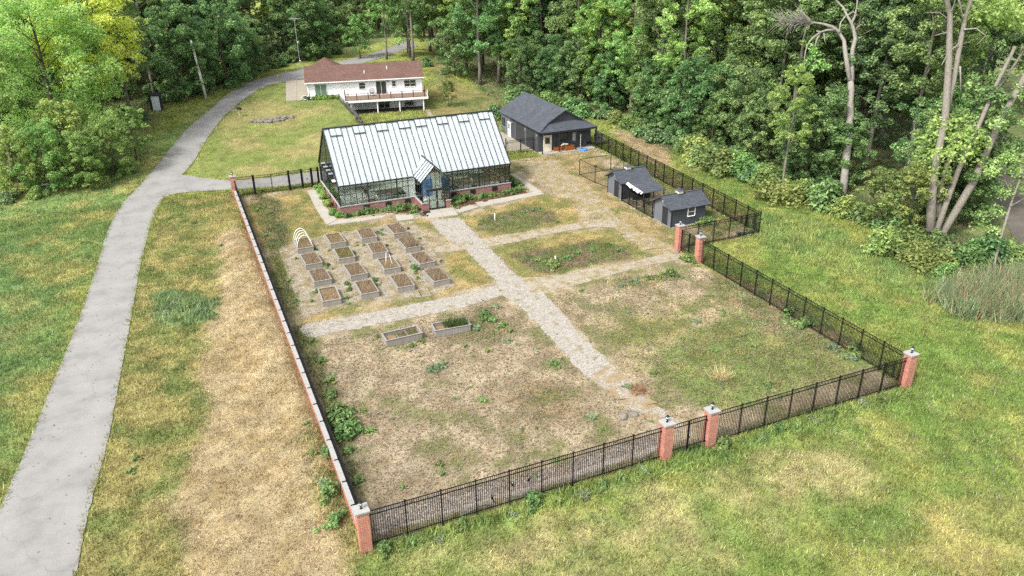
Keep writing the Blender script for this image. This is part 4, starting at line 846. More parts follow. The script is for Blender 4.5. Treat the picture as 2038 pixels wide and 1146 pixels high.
win(hs_, 7.9, 8.8, ZU+1.0, ZU+1.95, mull=0, cross=1); win(hs_, 10.5, 12.06, ZU+.05, ZU+2.02, name="sliding_door"); win(hs_, 13.0, 13.55, ZU+1.15, ZU+1.95, mull=0, cross=1); win(hs_, 14.9, 16.7, ZU+1.0, ZU+1.95, mull=1, cross=1)
win(hs_, 10.7, 12.4, ZLO+.05, ZLO+1.9, name="sliding_door"); ub("wall_lantern", M_TRIM_D, hs_, (12.4, -.08, ZU+1.95), (.12, .16, .25)); ub("meter_box", M_STEEL, hs_, (-.1, 1.5, ZU+1.2), (.15, .4, .6))
# deck
DX0, DX1, DD = 5.5, 18.1, 3.75
dk = thing("deck", "raised tan deck with brown railing posts along the white house's front", "deck", (14.97, 95.9, 0), HA)
nb = 30
brd = MB().box((0, 0, 0), (DX1-DX0, DD/nb-.012, .035)).mesh("board", M_DECK)
for k in range(nb): put("board", brd, dk, ((DX0+DX1)/2, -DD+(k+.5)*DD/nb, ZU-.02))
ub("fascia", M_WHITE, dk, ((DX0+DX1)/2, -DD-.03, ZU-.17), (DX1-DX0+.1, .05, .32)); ub("fascia", M_WHITE, dk, (DX1+.03, -DD/2, ZU-.17), (.05, DD, .32)); ub("fascia", M_WHITE, dk, (DX0-.03, -DD/2, ZU-.17), (.05, DD, .32))
for k in range(5): ub("joist", M_WOOD_GR, dk, ((DX0+DX1)/2, -DD+.5+k*.75, ZU-.14), (DX1-DX0-.2, .05, .2))
for xx in (6.35, 10.3, 13.7, 17.4): ub("deck_post", M_WHITE, dk, (xx, -DD+.25, (ZU-.24+ZLO-.3)/2), (.16, .16, ZU-.24-ZLO+.3))
rx = list(np.linspace(DX0+.08, DX1-.5, 8))
for xx in rx: ub("railing_post", M_WOOD_BR, dk, (xx, -DD+.06, ZU+.52), (.13, .13, 1.04))
ub("railing_post", M_WHITE, dk, (DX1-.06, -DD+.06, ZU+.52), (.12, .12, 1.04)); ub("railing_post", M_WOOD_BR, dk, (DX1-.08, -.4, ZU+.55), (.13, .13, 1.1)); ub("railing_post", M_WOOD_BR, dk, (DX0+.08, -.4, ZU+.52), (.13, .13, 1.04))
for z in (.25, .5, .75, .98):
    wv = .05 if z > .9 else .014; mm = M_WOOD_BR if z > .9 else M_STEEL
    ub("rail", mm, dk, ((DX0+DX1)/2, -DD+.06, ZU+z), (DX1-DX0-.2, wv, wv)); ub("rail", mm, dk, (DX1-.06, -DD/2-.1, ZU+z), (wv, DD-.5, wv))
def H2W(x, y, z=0): return (14.97+x*math.cos(HA)-y*math.sin(HA), 95.9+x*math.sin(HA)+y*math.cos(HA), z)
def chair(loc, rz, label, mat):
    t = thing("patio_chair", label, "chair", loc, rz); MB().lathe([(.25, .36), (.3, .40), (.29, .46), (.24, .46)], n=12).build("seat", mat, t, True)
    MB().tube([(-.3, .05, .42), (-.36, .2, .7), (-.25, .3, .98), (0, .34, 1.05), (.25, .3, .98), (.36, .2, .7), (.3, .05, .42)], .035, 6).build("backrest_frame", mat, t, True)
    for k in range(7): x_ = -.24+k*.08; MB().tube([(x_, .22, .45), (x_*1.1, .31, .98)], .014, 5).build("spindle", mat, t)
    for sx in (-1, 1):
        for sy in (-1, 1): MB().tube([(sx*.2, sy*.2, .4), (sx*.24, sy*.24, 0)], .022, 6).build("leg", mat, t)
chair(H2W(9.75, -.75, ZU), HA, "dark round-backed wicker chair on the deck beside the sliding door", M_TRIM_D)
t = thing("bench", "dark slatted bench in the shade under the deck", "bench", H2W(15.4, -.9, ZLO), HA)
for k in range(4): ub("seat_slat", M_TRIM_D, t, (0, -.15+k*.1, .43), (1.4, .08, .03)); ub("back_slat", M_TRIM_D, t, (0, .25, .55+k*.11), (1.4, .03, .08))
for sx in (-1, 1): ub("end_frame", M_TRIM_D, t, (sx*.66, .03, .3), (.05, .46, .6)); ub("armrest", M_TRIM_D, t, (sx*.66, 0, .64), (.06, .5, .04))
# antenna mast behind the house
q = px(600, 147); t = thing("antenna_mast", "tall thin television antenna mast at the left end of the white house", "antenna", (q[0], q[1], q[2]))
MH = 9.6; MB().tube([(0, 0, 0), (-.1, 0, MH)], .05, 6).build("mast", M_STEEL, t); MB().tube([(-1.0, .1, MH-.1), (.9, -.1, MH-.1)], .03, 6).build("boom", M_STEEL, t)
for k in range(9):
    x_ = -.9+k*.22; MB().tube([(x_, -.7+.05*k, MH-.1), (x_, .7-.05*k, MH-.1)], .018, 5).build("element", M_STEEL, t)
for z in (2.2, 5.4): MB().lathe([(.01, 0), (.14, .05), (.16, .12), (.1, .2), (.01, .22)], (0.05, 0, z), 8).build("lamp_globe", M_WHITE, t, True)
# retaining wall of dark stones left of the deck
rgs = np.random.default_rng(31)
def rock_mesh(name, seed, mat, n=2):
    import bmesh as bm_; b = bm_.new(); bm_.ops.create_icosphere(b, subdivisions=n, radius=1.0); r_ = np.random.default_rng(seed)
    dirs = r_.normal(size=(7, 3)); dirs /= np.linalg.norm(dirs, axis=1)[:, None]; cut = r_.uniform(.55, .9, 7)
    for v in b.verts:
        c_ = np.array(v.co)
        for d_, k_ in zip(dirs, cut):
            e_ = c_@d_-k_
            if e_ > 0: c_ = c_-d_*e_*.85
        v.co = c_*(1+r_.normal(0, .03))
    m = bpy.data.meshes.new(name); b.to_mesh(m); b.free(); m.materials.append(mat); return m
ROCKS = [rock_mesh("rock", s, M_STONE) for s in (1, 2, 3)]; ROCKD = [rock_mesh("stone", s, M_STONE_D) for s in (4, 5, 6)]
rw = thing("stone_retaining_wall", "dry-laid dark stone retaining wall stepping down left of the deck", "wall", (19.75, 91.5, 0)); na = 0
for k in range(30):
    y_ = -k*.36; top = float(hgt(18.8, 91.5+y_)); bot = float(hgt(20.6, 91.5+y_))
    for j in range(max(1, int((top-bot)/.38)+1)): put("stone", ROCKD[(k+j) % 3], rw, (rgs.normal(0, .05), y_+(.18 if j % 2 else 0), bot+.12+j*.36), scale=(.26, .24, .22), rot=(rgs.uniform(0, 6), rgs.uniform(0, 6), rgs.uniform(0, 6)))
strip("stone_path", [(846, 214), (850, 226), (858, 242)], [(852, 214), (859, 226), (870, 242)], .05, M_GRAVEL_W, "grey stone path descending at the right end of the deck", "path", .05, .4)
# rock ring on the lawn
for k in range(34):
    u = 503+(k//2)*4.9+rgs.uniform(-2, 2); v = 242-k*.24+(5 if k % 2 else 0)*math.sin(min(1, (k//2+.5)/16)*3.14)+rgs.uniform(-1, 1); q = px(u, v); s = .2+.22*rgs.random()
    tag(put("boulder", ROCKS[k % 3], None, (q[0], q[1], q[2]+s*.3), scale=(s*1.2, s, s*.8), rot=(0, 0, rgs.uniform(0, 6))), "pale field boulder in the small rockery on the left lawn", "boulder", "boulders of the lawn rockery")
# ================================================================== GARAGE
ga = thing("garage", "dark grey garage with hipped shingle roof and white side door", "garage", (37.7, 60.6, 0)); GWd, GDp, GE, GRG = 7.6, 12.2, 2.85, 5.2
MB().box((GWd/2, GDp/2, GE/2), (GWd, GDp, GE)).build("wall", M_SIDING_G, ga)
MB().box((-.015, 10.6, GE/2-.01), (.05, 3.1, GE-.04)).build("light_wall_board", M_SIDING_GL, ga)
mx = GWd/2; s_ = (GRG-GE)/(mx+.3)
r_ = MB()
for xa in (-.35, GWd+.35):
    q = [Vector((xa, -1.3, GE)), Vector((xa, GDp+.4, GE)), Vector((mx, GDp+.4, GRG)), Vector((mx, -.35, GRG)), Vector((mx+(xa-mx)*.62, -.35, GE+(GRG-GE)*.38))]
    n_ = (q[1]-q[0]).cross(q[2]-q[0])
    if n_.z < 0: q = q[::-1]
    r_.slab(q, .12)
ro = r_.build("roof", M_ROOF_G, ga)
zg = GE+(GRG-GE)*.38; xl, xr = mx+(-.35-mx)*.62, mx+(GWd+.35-mx)*.62
q = [(-.35, -1.3, GE+.01), (GWd+.35, -1.3, GE+.01), (xr, -.05, zg+.01), (xl, -.05, zg+.01)]; MB().slab(q, .12).build("skirt_roof", M_ROOF_G, ga)
MB().add([(xl, -.02, zg), (xr, -.02, zg), (mx, -.02, GRG-.12), (xl, .1, zg), (xr, .1, zg), (mx, .1, GRG-.12)], [(0, 1, 2), (5, 4, 3), (0, 3, 4, 1), (1, 4, 5, 2), (2, 5, 3, 0)]).build("gable", M_SIDING_G, ga)
MB().add([(0, GDp-.1, GE), (GWd, GDp-.1, GE), (mx, GDp-.1, GRG-.2), (0, GDp, GE), (GWd, GDp, GE), (mx, GDp, GRG-.2)], [(0, 1, 2), (5, 4, 3), (0, 3, 4, 1), (1, 4, 5, 2), (2, 5, 3, 0)]).build("gable", M_SIDING_G, ga)
for xx in (0.0, 2.4, 4.8, 7.75): ub("porch_post", M_TRIM_D, ga, (xx, -1.22, GE/2-.06), (.12, .12, GE-.1))
MB().box((3.75, -.75, .03), (7.6, 1.45, .2)).build("porch_slab", M_CONC, ga); ub("porch_beam", M_TRIM_D, ga, (3.9, -1.22, GE-.14), (7.9, .1, .16))
dq = [pY(u, 290, 60.5)[0]-37.7 for u in (1083, 1097)]
dr = MB().box((dq[0]-.05, -.03, 1.05), (.1, .08, 2.1)).box((dq[1]+.05, -.03, 1.05), (.1, .08, 2.1)).box(((dq[0]+dq[1])/2, -.03, 2.12), (dq[1]-dq[0]+.2, .08, .1)).box(((dq[0]+dq[1])/2, -.03, .55), (dq[1]-dq[0], .05, 1.0)).box(((dq[0]+dq[1])/2, -.03, 1.98), (dq[1]-dq[0], .05, .2)).box((dq[0]+.08, -.03, 1.45), (.16, .05, .85)).box((dq[1]-.08, -.03, 1.45), (.16, .05, .85)).build("side_door", M_CREAM, ga)
dc = (dq[0]+dq[1])/2; dwid = dq[1]-dq[0]-.32
for i in range(3):
    for j in range(3): ub("pane", M_WINDOW, dr, (dc-dwid/2+(i+.5)*dwid/3, -.02, 1.08+(j+.5)*.8/3), (dwid/3-.02, .03, .24))
ub("knob", M_STEEL, dr, (dq[1]-.08, -.08, 1.0), (.06, .06, .06))
wx = [pY(u, 270, 60.5)[0]-37.7 for u in (1116, 1128.5)]; win(ga, wx[0], wx[1], 1.35, 2.15, frame=M_TRIM_D, mull=1, cross=0)
ub("electric_panel", M_STEEL, ga, (pY(1142, 280, 60.5)[0]-37.7, -.08, 1.6), (.45, .14, 1.1)); ub("wall_lantern", M_TRIM_D, ga, (dq[1]+.8, -.1, 2.35), (.14, .2, .2))
# left face: two roll doors, a white door and a window
for y0, y1 in ((.7, 3.7), (4.2, 7.2)):
    d_ = MB().box((-.02, (y0+y1)/2, 1.2), (.05, y1-y0, 2.4)); g_ = d_.build("garage_door", M_GDOOR, ga)
    for k in range(5): ub("door_panel", M_GDOOR, g_, (-.055, (y0+y1)/2, .24+k*.48), (.03, y1-y0-.1, .44))
    for y in (y0-.08, y1+.08): ub("door_trim", M_SIDING_GL, g_, (-.04, y, 1.22), (.06, .14, 2.44))
win(ga, 10.9, 11.7, 1.3, 2.2, y=-.05, frame=M_TRIM_D, mull=0, nx=-1)
d2 = MB().box((-.06, 9.35, 1.05), (.07, .95, 2.1)).build("white_door", M_WHITE, ga)
for i in range(2):
    for j in range(3): ub("pane", M_WINDOW, d2, (-.1, 9.2+i*.3, 1.25+j*.25), (.03, .24, .2))
for y in (3.95, 8.4, .35): ub("wall_lantern", M_STEEL, ga, (-.1, y, 2.2), (.18, .14, .22))
# things on the garage porch
def crate(loc, rz, label, s=(.95, .6, .5)):
    t = thing("crate", label, "crate", loc, rz); 
    for k in range(3):
        for sy in (-1, 1): ub("slat", M_ORANGE, t, (0, sy*s[1]/2, s[2]*(k+.5)/3), (s[0], .03, s[2]/3-.02))
        for sx in (-1, 1): ub("slat", M_ORANGE, t, (sx*s[0]/2, 0, s[2]*(k+.5)/3), (.03, s[1]-.04, s[2]/3-.02))
    ub("bottom", M_ORANGE, t, (0, 0, .03), (s[0]-.05, s[1]-.05, .03))
crate((41.7, 59.75, .13), .05, "orange wooden crate at the front edge of the garage porch", (1.15, .55, .62)); crate((40.2, 60.1, .13), -.1, "orange wooden crate behind the middle porch post", (1.0, .5, .5)); crate((41.3, 60.25, .13), 0, "orange wooden crate against the garage wall under the window", (1.1, .45, .7))
t = thing("hose_reel", "pale rolled sacks lying on the orange crates", "sacks", (41.2, 59.9, .75)); MB().tube([(-.5, 0, .1), (-.2, .1, .16), (.2, -.05, .12), (.5, .05, .08)], [.1, .16, .15, .08], 8).build("sack", M_TARP, t, True); MB().tube([(-.6, .15, -.05), (-.2, .25, 0), (.1, .2, -.05)], [.08, .13, .08], 8).build("sack", M_STEEL, t, True)
t = thing("hose_coil", "bright blue coiled hose on the ground before the garage porch", "hose", (*px(1161, 299.5)[:2], .04))
for k in range(4): MB().tube([(math.cos(a_)*(.55-.05*k), math.sin(a_)*(.45-.04*k), .03+.05*k) for a_ in np.linspace(0, 6.283, 22)], .03, 5, False).build("hose_loop", M_BLUE, t, True)
t = thing("drum", "corrugated black pipe coil leaning by the garage corner", "pipe coil", (*px(1168, 289)[:2], 0))
for k in range(6): MB().tube([(.12*k-.3, math.cos(a_)*.5, .52+math.sin(a_)*.5) for a_ in np.linspace(0, 6.283, 18)], .07, 6, False).build("coil_turn", M_RUBBER, t, True)
t = thing("generator", "grey metal generator cabinet on legs beside the outer fence", "cabinet", (46.5, 60.6, 0)); ub("body", M_STEEL, t, (0, 0, .95), (1.0, .7, 1.1)); ub("lid", M_STEEL, t, (0, 0, 1.53), (1.06, .76, .06)); ub("gauge", M_TRIM_D, t, (-.2, -.36, 1.15), (.25, .03, .2))
for sx in (-1, 1): ub("leg", M_STEEL, t, (sx*.4, 0, .2), (.08, .5, .42))
o = MB().tube([(0, 0, 0), (0, 0, 1.9)], .05, 8).box((0, 0, 1.95), (.14, .14, .1)).build("standpipe", M_POLE, None, False, tuple(px(1155, 297))); tag(o, "pale standpipe post before the garage's right corner", "post")
# ================================================================== SHEDS
def shed(loc, LX, LY, label, window, doorside=.62):
    t = thing("shed", label, "shed", loc); ze, zr = 2.05, 2.9
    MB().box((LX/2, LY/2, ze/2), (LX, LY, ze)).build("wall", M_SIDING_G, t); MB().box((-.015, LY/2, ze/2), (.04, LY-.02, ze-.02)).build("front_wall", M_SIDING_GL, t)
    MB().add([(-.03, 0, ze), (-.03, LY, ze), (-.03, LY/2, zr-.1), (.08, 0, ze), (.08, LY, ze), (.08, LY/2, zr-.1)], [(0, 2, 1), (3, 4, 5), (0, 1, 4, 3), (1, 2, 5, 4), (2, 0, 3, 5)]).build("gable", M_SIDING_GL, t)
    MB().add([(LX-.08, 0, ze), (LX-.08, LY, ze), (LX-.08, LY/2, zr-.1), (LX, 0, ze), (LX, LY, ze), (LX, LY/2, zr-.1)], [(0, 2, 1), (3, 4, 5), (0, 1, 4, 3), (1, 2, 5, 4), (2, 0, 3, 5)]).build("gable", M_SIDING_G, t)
    ro = roof_slabs(t, 0, LX, 0, LY, ze+.03, zr, M_ROOF_G, .3, .4); ub("ridge_cap", M_ROOF_G, ro, (LX/2, LY/2, zr+.01), (LX+.8, .22, .05))
    cu = MB().box((LX*.45, LY/2, zr+.12), (.55, .5, .3)).build("cupola", M_CREAM, t); MB().add([(LX*.45-.38, LY/2-.36, zr+.27), (LX*.45+.38, LY/2-.36, zr+.27), (LX*.45+.38, LY/2+.36, zr+.27), (LX*.45-.38, LY/2+.36, zr+.27), (LX*.45, LY/2, zr+.52)], [(0, 1, 4), (1, 2, 4), (2, 3, 4), (3, 0, 4), (3, 2, 1, 0)]).build("cupola_roof", M_ROOF_G, cu)
    y0 = LY*.16; d_ = MB().box((-.05, y0+.55, .95), (.05, .95, 1.75)).build("door", M_TRIM_D, t); 
    for a_, b_ in (((-.085, y0+.1, .2), (-.085, y0+1.0, 1.7)), ((-.085, y0+.1, .15), (-.085, y0+1.0, .15)), ((-.085, y0+.1, 1.75), (-.085, y0+1.0, 1.75))): MB().bar(a_, b_, .08, .03, (1, 0, 0)).build("brace", M_TRIM_D, d_)
    for y in (y0, y0+1.1): ub("door_trim", M_SIDING_GL, d_, (-.05, y, .98), (.06, .1, 1.9))
    for y in (-.01, LY+.01): ub("corner_trim", M_TRIM_D, t, (-.02, y, ze/2), (.12, .06, ze))
    gv = MB().box((-.06, LY/2, ze+.36), (.04, .3, .36)).build("gable_vent", M_CREAM, t); ub("louvre", M_WHITE, gv, (-.09, LY/2, ze+.36), (.02, .22, .26))
    if window:
        win(t, LX*.48, LX*.48+.75, .95, 1.75, mull=0, cross=1, name="window")
    ub("foundation", M_CONC, t, (LX/2, LY/2, -.02), (LX+.1, LY+.1, .14)); return t
shed((37.75, 39.75, 0), 3.25, 2.9, "small dark shed with lean-to, farther of the two by the dog run", False)
shed((37.75, 30.4, 0), 3.9, 3.0, "small dark shed with white side window, nearer the brick gate pillars", True)
t = thing("lean_to", "sagging grey lean-to roof with torn white tarp beside the farther shed", "lean-to", (38.2, 36.5, 0)); MB().slab([(0.2, 0, 1.62), (2.9, .0, 1.68), (2.85, 3.15, 2.12), (.05, 3.15, 2.12)], .06).build("roof_panel", M_ROOF_G, t)
for xx, yy in ((.3, .15), (2.75, .15), (1.5, .15)): ub("post", M_TRIM_D, t, (xx, yy, .8), (.09, .09, 1.62))
ub("back_board", M_TRIM_D, t, (1.6, 2.6, .8), (2.2, .06, 1.5)); rgt_ = np.random.default_rng(8)
for k in range(9):
    y_ = .15+k*.33; w0 = rgt_.uniform(.22, .36); xo = rgt_.uniform(-.34, -.05); dz = .04*k
    MB().slab([(xo, y_, 1.50+dz), (.18, y_+rgt_.normal(0, .04), 1.70+dz), (.18, y_+w0, 1.71+dz), (xo+rgt_.uniform(0, .12), y_+w0*1.2, 1.50+dz)], .012).build("tarp_strip", M_TARP, t)
pf = thing("pen_fence", "black mesh pen fence joining the two dark sheds", "fence", (37.6, 33.5, 0), R(90))
for k in range(5): ub("post", M_IRON, pf, (k*1.5, 0, .75), (.08, .08, 1.6))
for z in (.1, 1.45): ub("rail", M_IRON, pf, (3.0, 0, z), (6.1, .04, .04))
ms_ = MB()
for k in range(60): ms_.box((.05+k*.1, 0, .78), (.016, .016, 1.36))
for k in range(9): ms_.box((3.0, .0, .2+k*.14), (6.0, .012, .012))
ms_.build("mesh", M_IRON, pf)["kind"] = "stuff"
# wire dog run left of the farther shed
dg = thing("dog_run", "open black wire dog run beside the farther shed", "dog run", (*px(1153, 348)[:2], 0)); c0 = np.array(px(1153, 348)[:2])
cor = [np.array(px(*p)[:2])-c0 for p in [(1153, 348), (1184, 364), (1213, 374), (1241, 343), (1215, 338)]]
for p_ in cor: ub("post", M_IRON, dg, (p_[0], p_[1], .95), (.06, .06, 1.9))
wires = MB()
for a_, b_ in ((0, 1), (1, 2), (2, 3), (3, 4), (4, 0)):
    for z in (.06, 1.88): MB().bar((*cor[a_], z), (*cor[b_], z), .04, .04).build("rail", M_IRON, dg)
    L_ = np.linalg.norm(cor[b_]-cor[a_]); 
    for k in range(int(L_/.22)): p_ = cor[a_]+(cor[b_]-cor[a_])*(k+.5)/int(L_/.22); wires.box((p_[0], p_[1], .97), (.006, .006, 1.8))
wires.build("wire_mesh", M_IRON, dg)["kind"] = "stuff"
MB().lathe([(.01, 0), (.22, .03), (.2, .1), (.05, .14)], (cor[1][0], cor[1][1], 1.9), 8).build("bucket_lid", M_RUBBER, dg)
# ================================================================== OTHER THINGS
q = px(411, 198); t = thing("utility_pole", "weathered grey utility pole leaning beside the driveway bend", "pole", q); MB().tube([(0, 0, -.2), (-.35, .1, 4.4), (-.72, .2, 8.9)], [.2, .18, .14], 9).build("pole", M_POLE, t, True); MB().tube([(-.72, .2, 8.8), (-.74, .2, 9.0)], .12, 8).build("pole_cap", M_STEEL, t)
q = px(312, 221); t = thing("outhouse", "narrow black shed with a pale grey metal door at the left wood edge", "shed", (q[0], q[1], q[2]), R(-12))
MB().box((0, .6, 1.15), (1.5, 1.2, 2.3)).build("body", M_TRIM_D, t); ub("door", plain("pale_metal_door", (.5, .54, .58, 1), .4, .4, .06, 2), t, (.1, -.03, 1.12), (1.05, .05, 2.1)); MB().slab([(-.85, -.2, 2.32), (.85, -.2, 2.32), (.85, 1.35, 2.5), (-.85, 1.35, 2.5)], .07).build("roof", M_TRIM_D, t)
q = px(477, 232); t = thing("satellite_dish", "black satellite dish on a short post by the driveway", "dish", q); MB().tube([(0, 0, -.1), (0, 0, 1.0)], .04, 7).build("post", M_POLE, t); d_ = MB().lathe([(.02, 0), (.25, .03), (.42, .1), (.44, .12), (.25, .06), (.02, .03)], n=14).build("dish", M_TRIM_D, t, True, (0, 0, 1.05)); d_.rotation_euler = (.3, .2, 0); MB().tube([(0, 0, 0), (.1, 0, .35)], .015, 5).build("feed_arm", M_TRIM_D, d_)
q = px(554, 160); t = thing("bollard", "short yellow bollard at the edge of the driveway", "bollard", q); MB().lathe([(.09, -.1), (.09, .85), (.07, .92), (.01, .95)], n=8).build("post", M_YELLOW, t, True); ub("band", M_TRIM_D, t, (0, 0, .7), (.19, .19, .06))
q = px(97, 374); t = thing("metal_hatch", "flat grey metal hatch in the long grass at left", "hatch", (q[0], q[1], q[2])); MB().box((0, 0, .25), (1.1, .8, .5)).build("base", M_STONE_D, t); MB().box((0, 0, .53), (1.25, .95, .06)).build("lid", M_STEEL, t); ub("hinge", M_TRIM_D, t, (0, .48, .5), (.6, .05, .06))
for (u, v, lab) in ((985, 440, "white marker post in the plot nearest the greenhouse"), (1105, 527, "white marker post in the lower clover plot")):
    q = px(u, v); o = MB().tube([(0, 0, -.1), (0, 0, .8)], .045, 7).tube([(0, 0, .8), (0, 0, .84)], .06, 7).build("marker_post", M_PVC, None, True, tuple(q)); tag(o, lab, "post")
for (u, v, s, lab) in ((1242, 830, .34, "flat pale rock near the front gate"), (1262, 826, .26, "small pale rock right of the flat one near the front gate"), (1893, 548, .6, "grey boulder at the edge of the reeds"), (1348, 503, .22, "pale rock at the foot of the side gate pillar")):
    q = px(u, v); tag(put("rock", ROCKS[int(u) % 3], None, (q[0], q[1], q[2]+s*.2), scale=(s*1.3, s, s*.6), rot=(0, 0, u)), lab, "rock")
q = px(847, 423); t = thing("doormat_stack", "dark rubber mats piled left of the greenhouse doors", "mats", (q[0], q[1]-.2, .05)); ub("mat", M_RUBBER, t, (0, 0, .02), (.8, .5, .03), .2); ub("mat", M_RUBBER, t, (.1, .08, .06), (.7, .45, .03), -.15)
for k, (u, v) in enumerate([(838, 428), (842, 430), (846, 429), (851, 431)]):
    q = px(u, v); o = MB().lathe([(.06, 0), (.09, .12), (.1, .13), (.06, .1)], n=8).build("nursery_pot", M_RUBBER, None, True, (q[0], q[1], .03)); tag(o, "small black nursery pot on the ground left of the entrance pad", "pot", "nursery pots by the entrance")
q = px(832, 427); o = MB().tube([(-.4, 0, .05), (-.1, .1, .08), (.3, 0, .06)], .07, 7).tube([(.3, 0, .06), (.5, .1, .05)], .05, 6).build("garden_tool", plain("green_plastic", (.03, .3, .14, 1), .5, .3), None, True, tuple(q)); tag(o, "green and black garden tool lying left of the entrance pad", "tool")
for k, (u, v) in enumerate([(1059, 300), (1066, 302)]):
    q = px(u, v); o = MB().tube([(0, 0, 0), (.5, .2, .5)], .03, 5).tube([(.1, .3, 0), (.4, -.2, .45)], .03, 5).build("broken_board", M_ORANGE if k else M_TARP, None, False, (q[0], q[1], .02)); tag(o, ["pale broken stakes leaning by the mesh gate", "reddish broken stakes at the garage corner"][k], "stakes")

# ================================================================== TREES AND SHRUBS
def leaf_quads(Cn, Rd, per, ls, rg, zsq=.75, upb=.45, tb=None):
    """clusters (n,3) with radii -> leaf-spray quads and tints"""
    n = len(Cn); cnt = np.maximum(8, (per*(Rd/Rd.mean())**2).astype(int)); idx = np.repeat(np.arange(n), cnt); N_ = len(idx)
    d = rg.normal(size=(N_, 3)); d[:, 2] = d[:, 2]*.85+.28; d /= np.linalg.norm(d, axis=1)[:, None]
    r = Rd[idx]*(.45+.55*rg.random(N_)**.6); pos = Cn[idx]+d*r[:, None]*np.array([1, 1, zsq])
    nr = d*.55+rg.normal(size=(N_, 3))*.45; nr[:, 2] += upb*1.6; nr /= np.linalg.norm(nr, axis=1)[:, None]
    t1 = np.cross(nr, rg.normal(size=(N_, 3))); t1 /= np.linalg.norm(t1, axis=1)[:, None]+1e-9; t2 = np.cross(nr, t1)
    s = ls*rg.uniform(.55, 1.35, N_); wv = s*rg.uniform(.45, .75, N_); V = np.zeros((N_, 4, 3))
    V[:, 0] = pos-t1*s[:, None]*.5; V[:, 1] = pos+t2*wv[:, None]*.5-nr*s[:, None]*.08; V[:, 2] = pos+t1*s[:, None]*.5; V[:, 3] = pos-t2*wv[:, None]*.5-nr*s[:, None]*.08
    ct = rg.uniform(.15, .75, n) if tb is None else tb; tint = np.clip(ct[idx]+rg.normal(0, .26, N_), 0, 1); return V, tint
def tree_proto(name, seed, H, Rc, cb, nl, ncl, per, ls, tr, leaf, bark, lean=.03, flat=1.0, open_=0.0, CR=.15):
    rg = np.random.default_rng(seed); tk = MB(); k = 9; z = np.linspace(0, H*.9, k); dx = np.cumsum(rg.normal(0, lean*H/k, k)); dy = np.cumsum(rg.normal(0, lean*H/k, k)); dx -= dx[0]; dy -= dy[0]
    T = np.c_[dx, dy, z]; rad = tr*(1-.82*(z/(H*.9)))**.9; rad[0] *= 1.45; tk.tube([(p[0], p[1], p[2]-(.3 if i == 0 else 0)) for i, p in enumerate(T)], list(np.maximum(rad, .03)), 9)
    def tp(zz): return np.array([np.interp(zz, z, dx), np.interp(zz, z, dy), zz])
    prof = lambda t: np.sqrt(max(0.02, 1-((t-.38)/(.66 if t > .38 else .52))**2))
    cen = []; rr = []; ang = rg.uniform(0, 6.28)
    for i in range(nl):
        t = (i+rg.uniform(0, .8))/nl; zz = cb+(H*.9-cb)*t*.92; ang += 2.4+rg.normal(0, .3); L = Rc*prof(t)*rg.uniform(.7, 1.08)
        a = tp(zz); d = np.array([math.cos(ang), math.sin(ang), 0]); rise = L*(.25+.55*t)*rg.uniform(.7, 1.2)
        pts = [a, a+d*L*.35+np.array([0, 0, rise*.45]), a+d*L*.7+np.array([*rg.normal(0, .2, 2), rise*.8]), a+d*L+np.array([*rg.normal(0, .3, 2), rise])]
        r0 = tr*.42*(1-.65*t); tk.tube(pts, [r0, r0*.7, r0*.42, .02], 6)
        for f in (.5, .75, 1.0):
            p = np.array(pts[1])*(1-(f-.35)/.65)+np.array(pts[3])*((f-.35)/.65)
            cen.append(p+rg.normal(0, .25, 3)); rr.append(rg.uniform(.6, 1.3)*Rc*CR)
            e = p+np.r_[rg.normal(0, Rc*.17, 2), rg.normal(.3, Rc*.09)]; tk.tube([p, (p+e)/2+rg.normal(0, .08, 3), e], [r0*.35, r0*.22, .015], 5); cen.append(e); rr.append(rg.uniform(.6, 1.15)*Rc*CR)
    while len(cen) < ncl:
        t = rg.uniform(0, 1)**.85; zz = cb+(H-cb)*t; ra = Rc*prof(t)*rg.uniform(.45, 1.0); a_ = rg.uniform(0, 6.28)
        p = tp(min(zz, H*.9))+np.array([math.cos(a_)*ra, math.sin(a_)*ra, max(0, zz-H*.9)*.8+rg.normal(0, .3)])
        if open_ and vnoise(np.array([p[0]*.35+seed+50]), np.array([p[2]*.35+p[1]*.2+90]))[0] < open_: 
            if rg.random() < .8: continue
        cen.append(p); rr.append(rg.uniform(.5, 1.3)*Rc*CR)
        if rg.random() < .6: cen.append(p+np.array([*rg.normal(0, Rc*.1, 2), -Rc*rg.uniform(.06, .2)])); rr.append(rg.uniform(.4, .8)*Rc*CR)
    cen = np.array(cen); rr = np.array(rr); V, tint = leaf_quads(cen, rr, per, ls, rg)
    return tk.mesh("trunk", bark, True), np_mesh("crown", V, 4, leaf, {"tint": tint})
def bush_proto(seed, r, h, ncl, per, ls, leaf, stems=5):
    rg = np.random.default_rng(seed); d = rg.normal(size=(ncl, 3)); d /= np.linalg.norm(d, axis=1)[:, None]; d[:, 2] = np.abs(d[:, 2]); q = rg.uniform(.4, .85, (ncl, 1)); cen = d*q*np.array([r, r, h])+np.array([0, 0, h*.1])
    V, tint = leaf_quads(cen, np.full(ncl, r*.32)*rg.uniform(.7, 1.2, ncl), per, ls, rg, .9); st = MB()
    V[:, :, 2] = np.maximum(V[:, :, 2], .01)
    for k in range(stems): a_ = rg.uniform(0, 6.28); st.tube([(0, 0, -.1), (math.cos(a_)*r*.2, math.sin(a_)*r*.2, h*.35), (math.cos(a_)*r*.45, math.sin(a_)*r*.45, h*.75)], [.04*r, .03*r, .01*r], 5)
    return st.mesh("stem", M_BARK_D, True), np_mesh("foliage", V, 4, leaf, {"tint": tint})
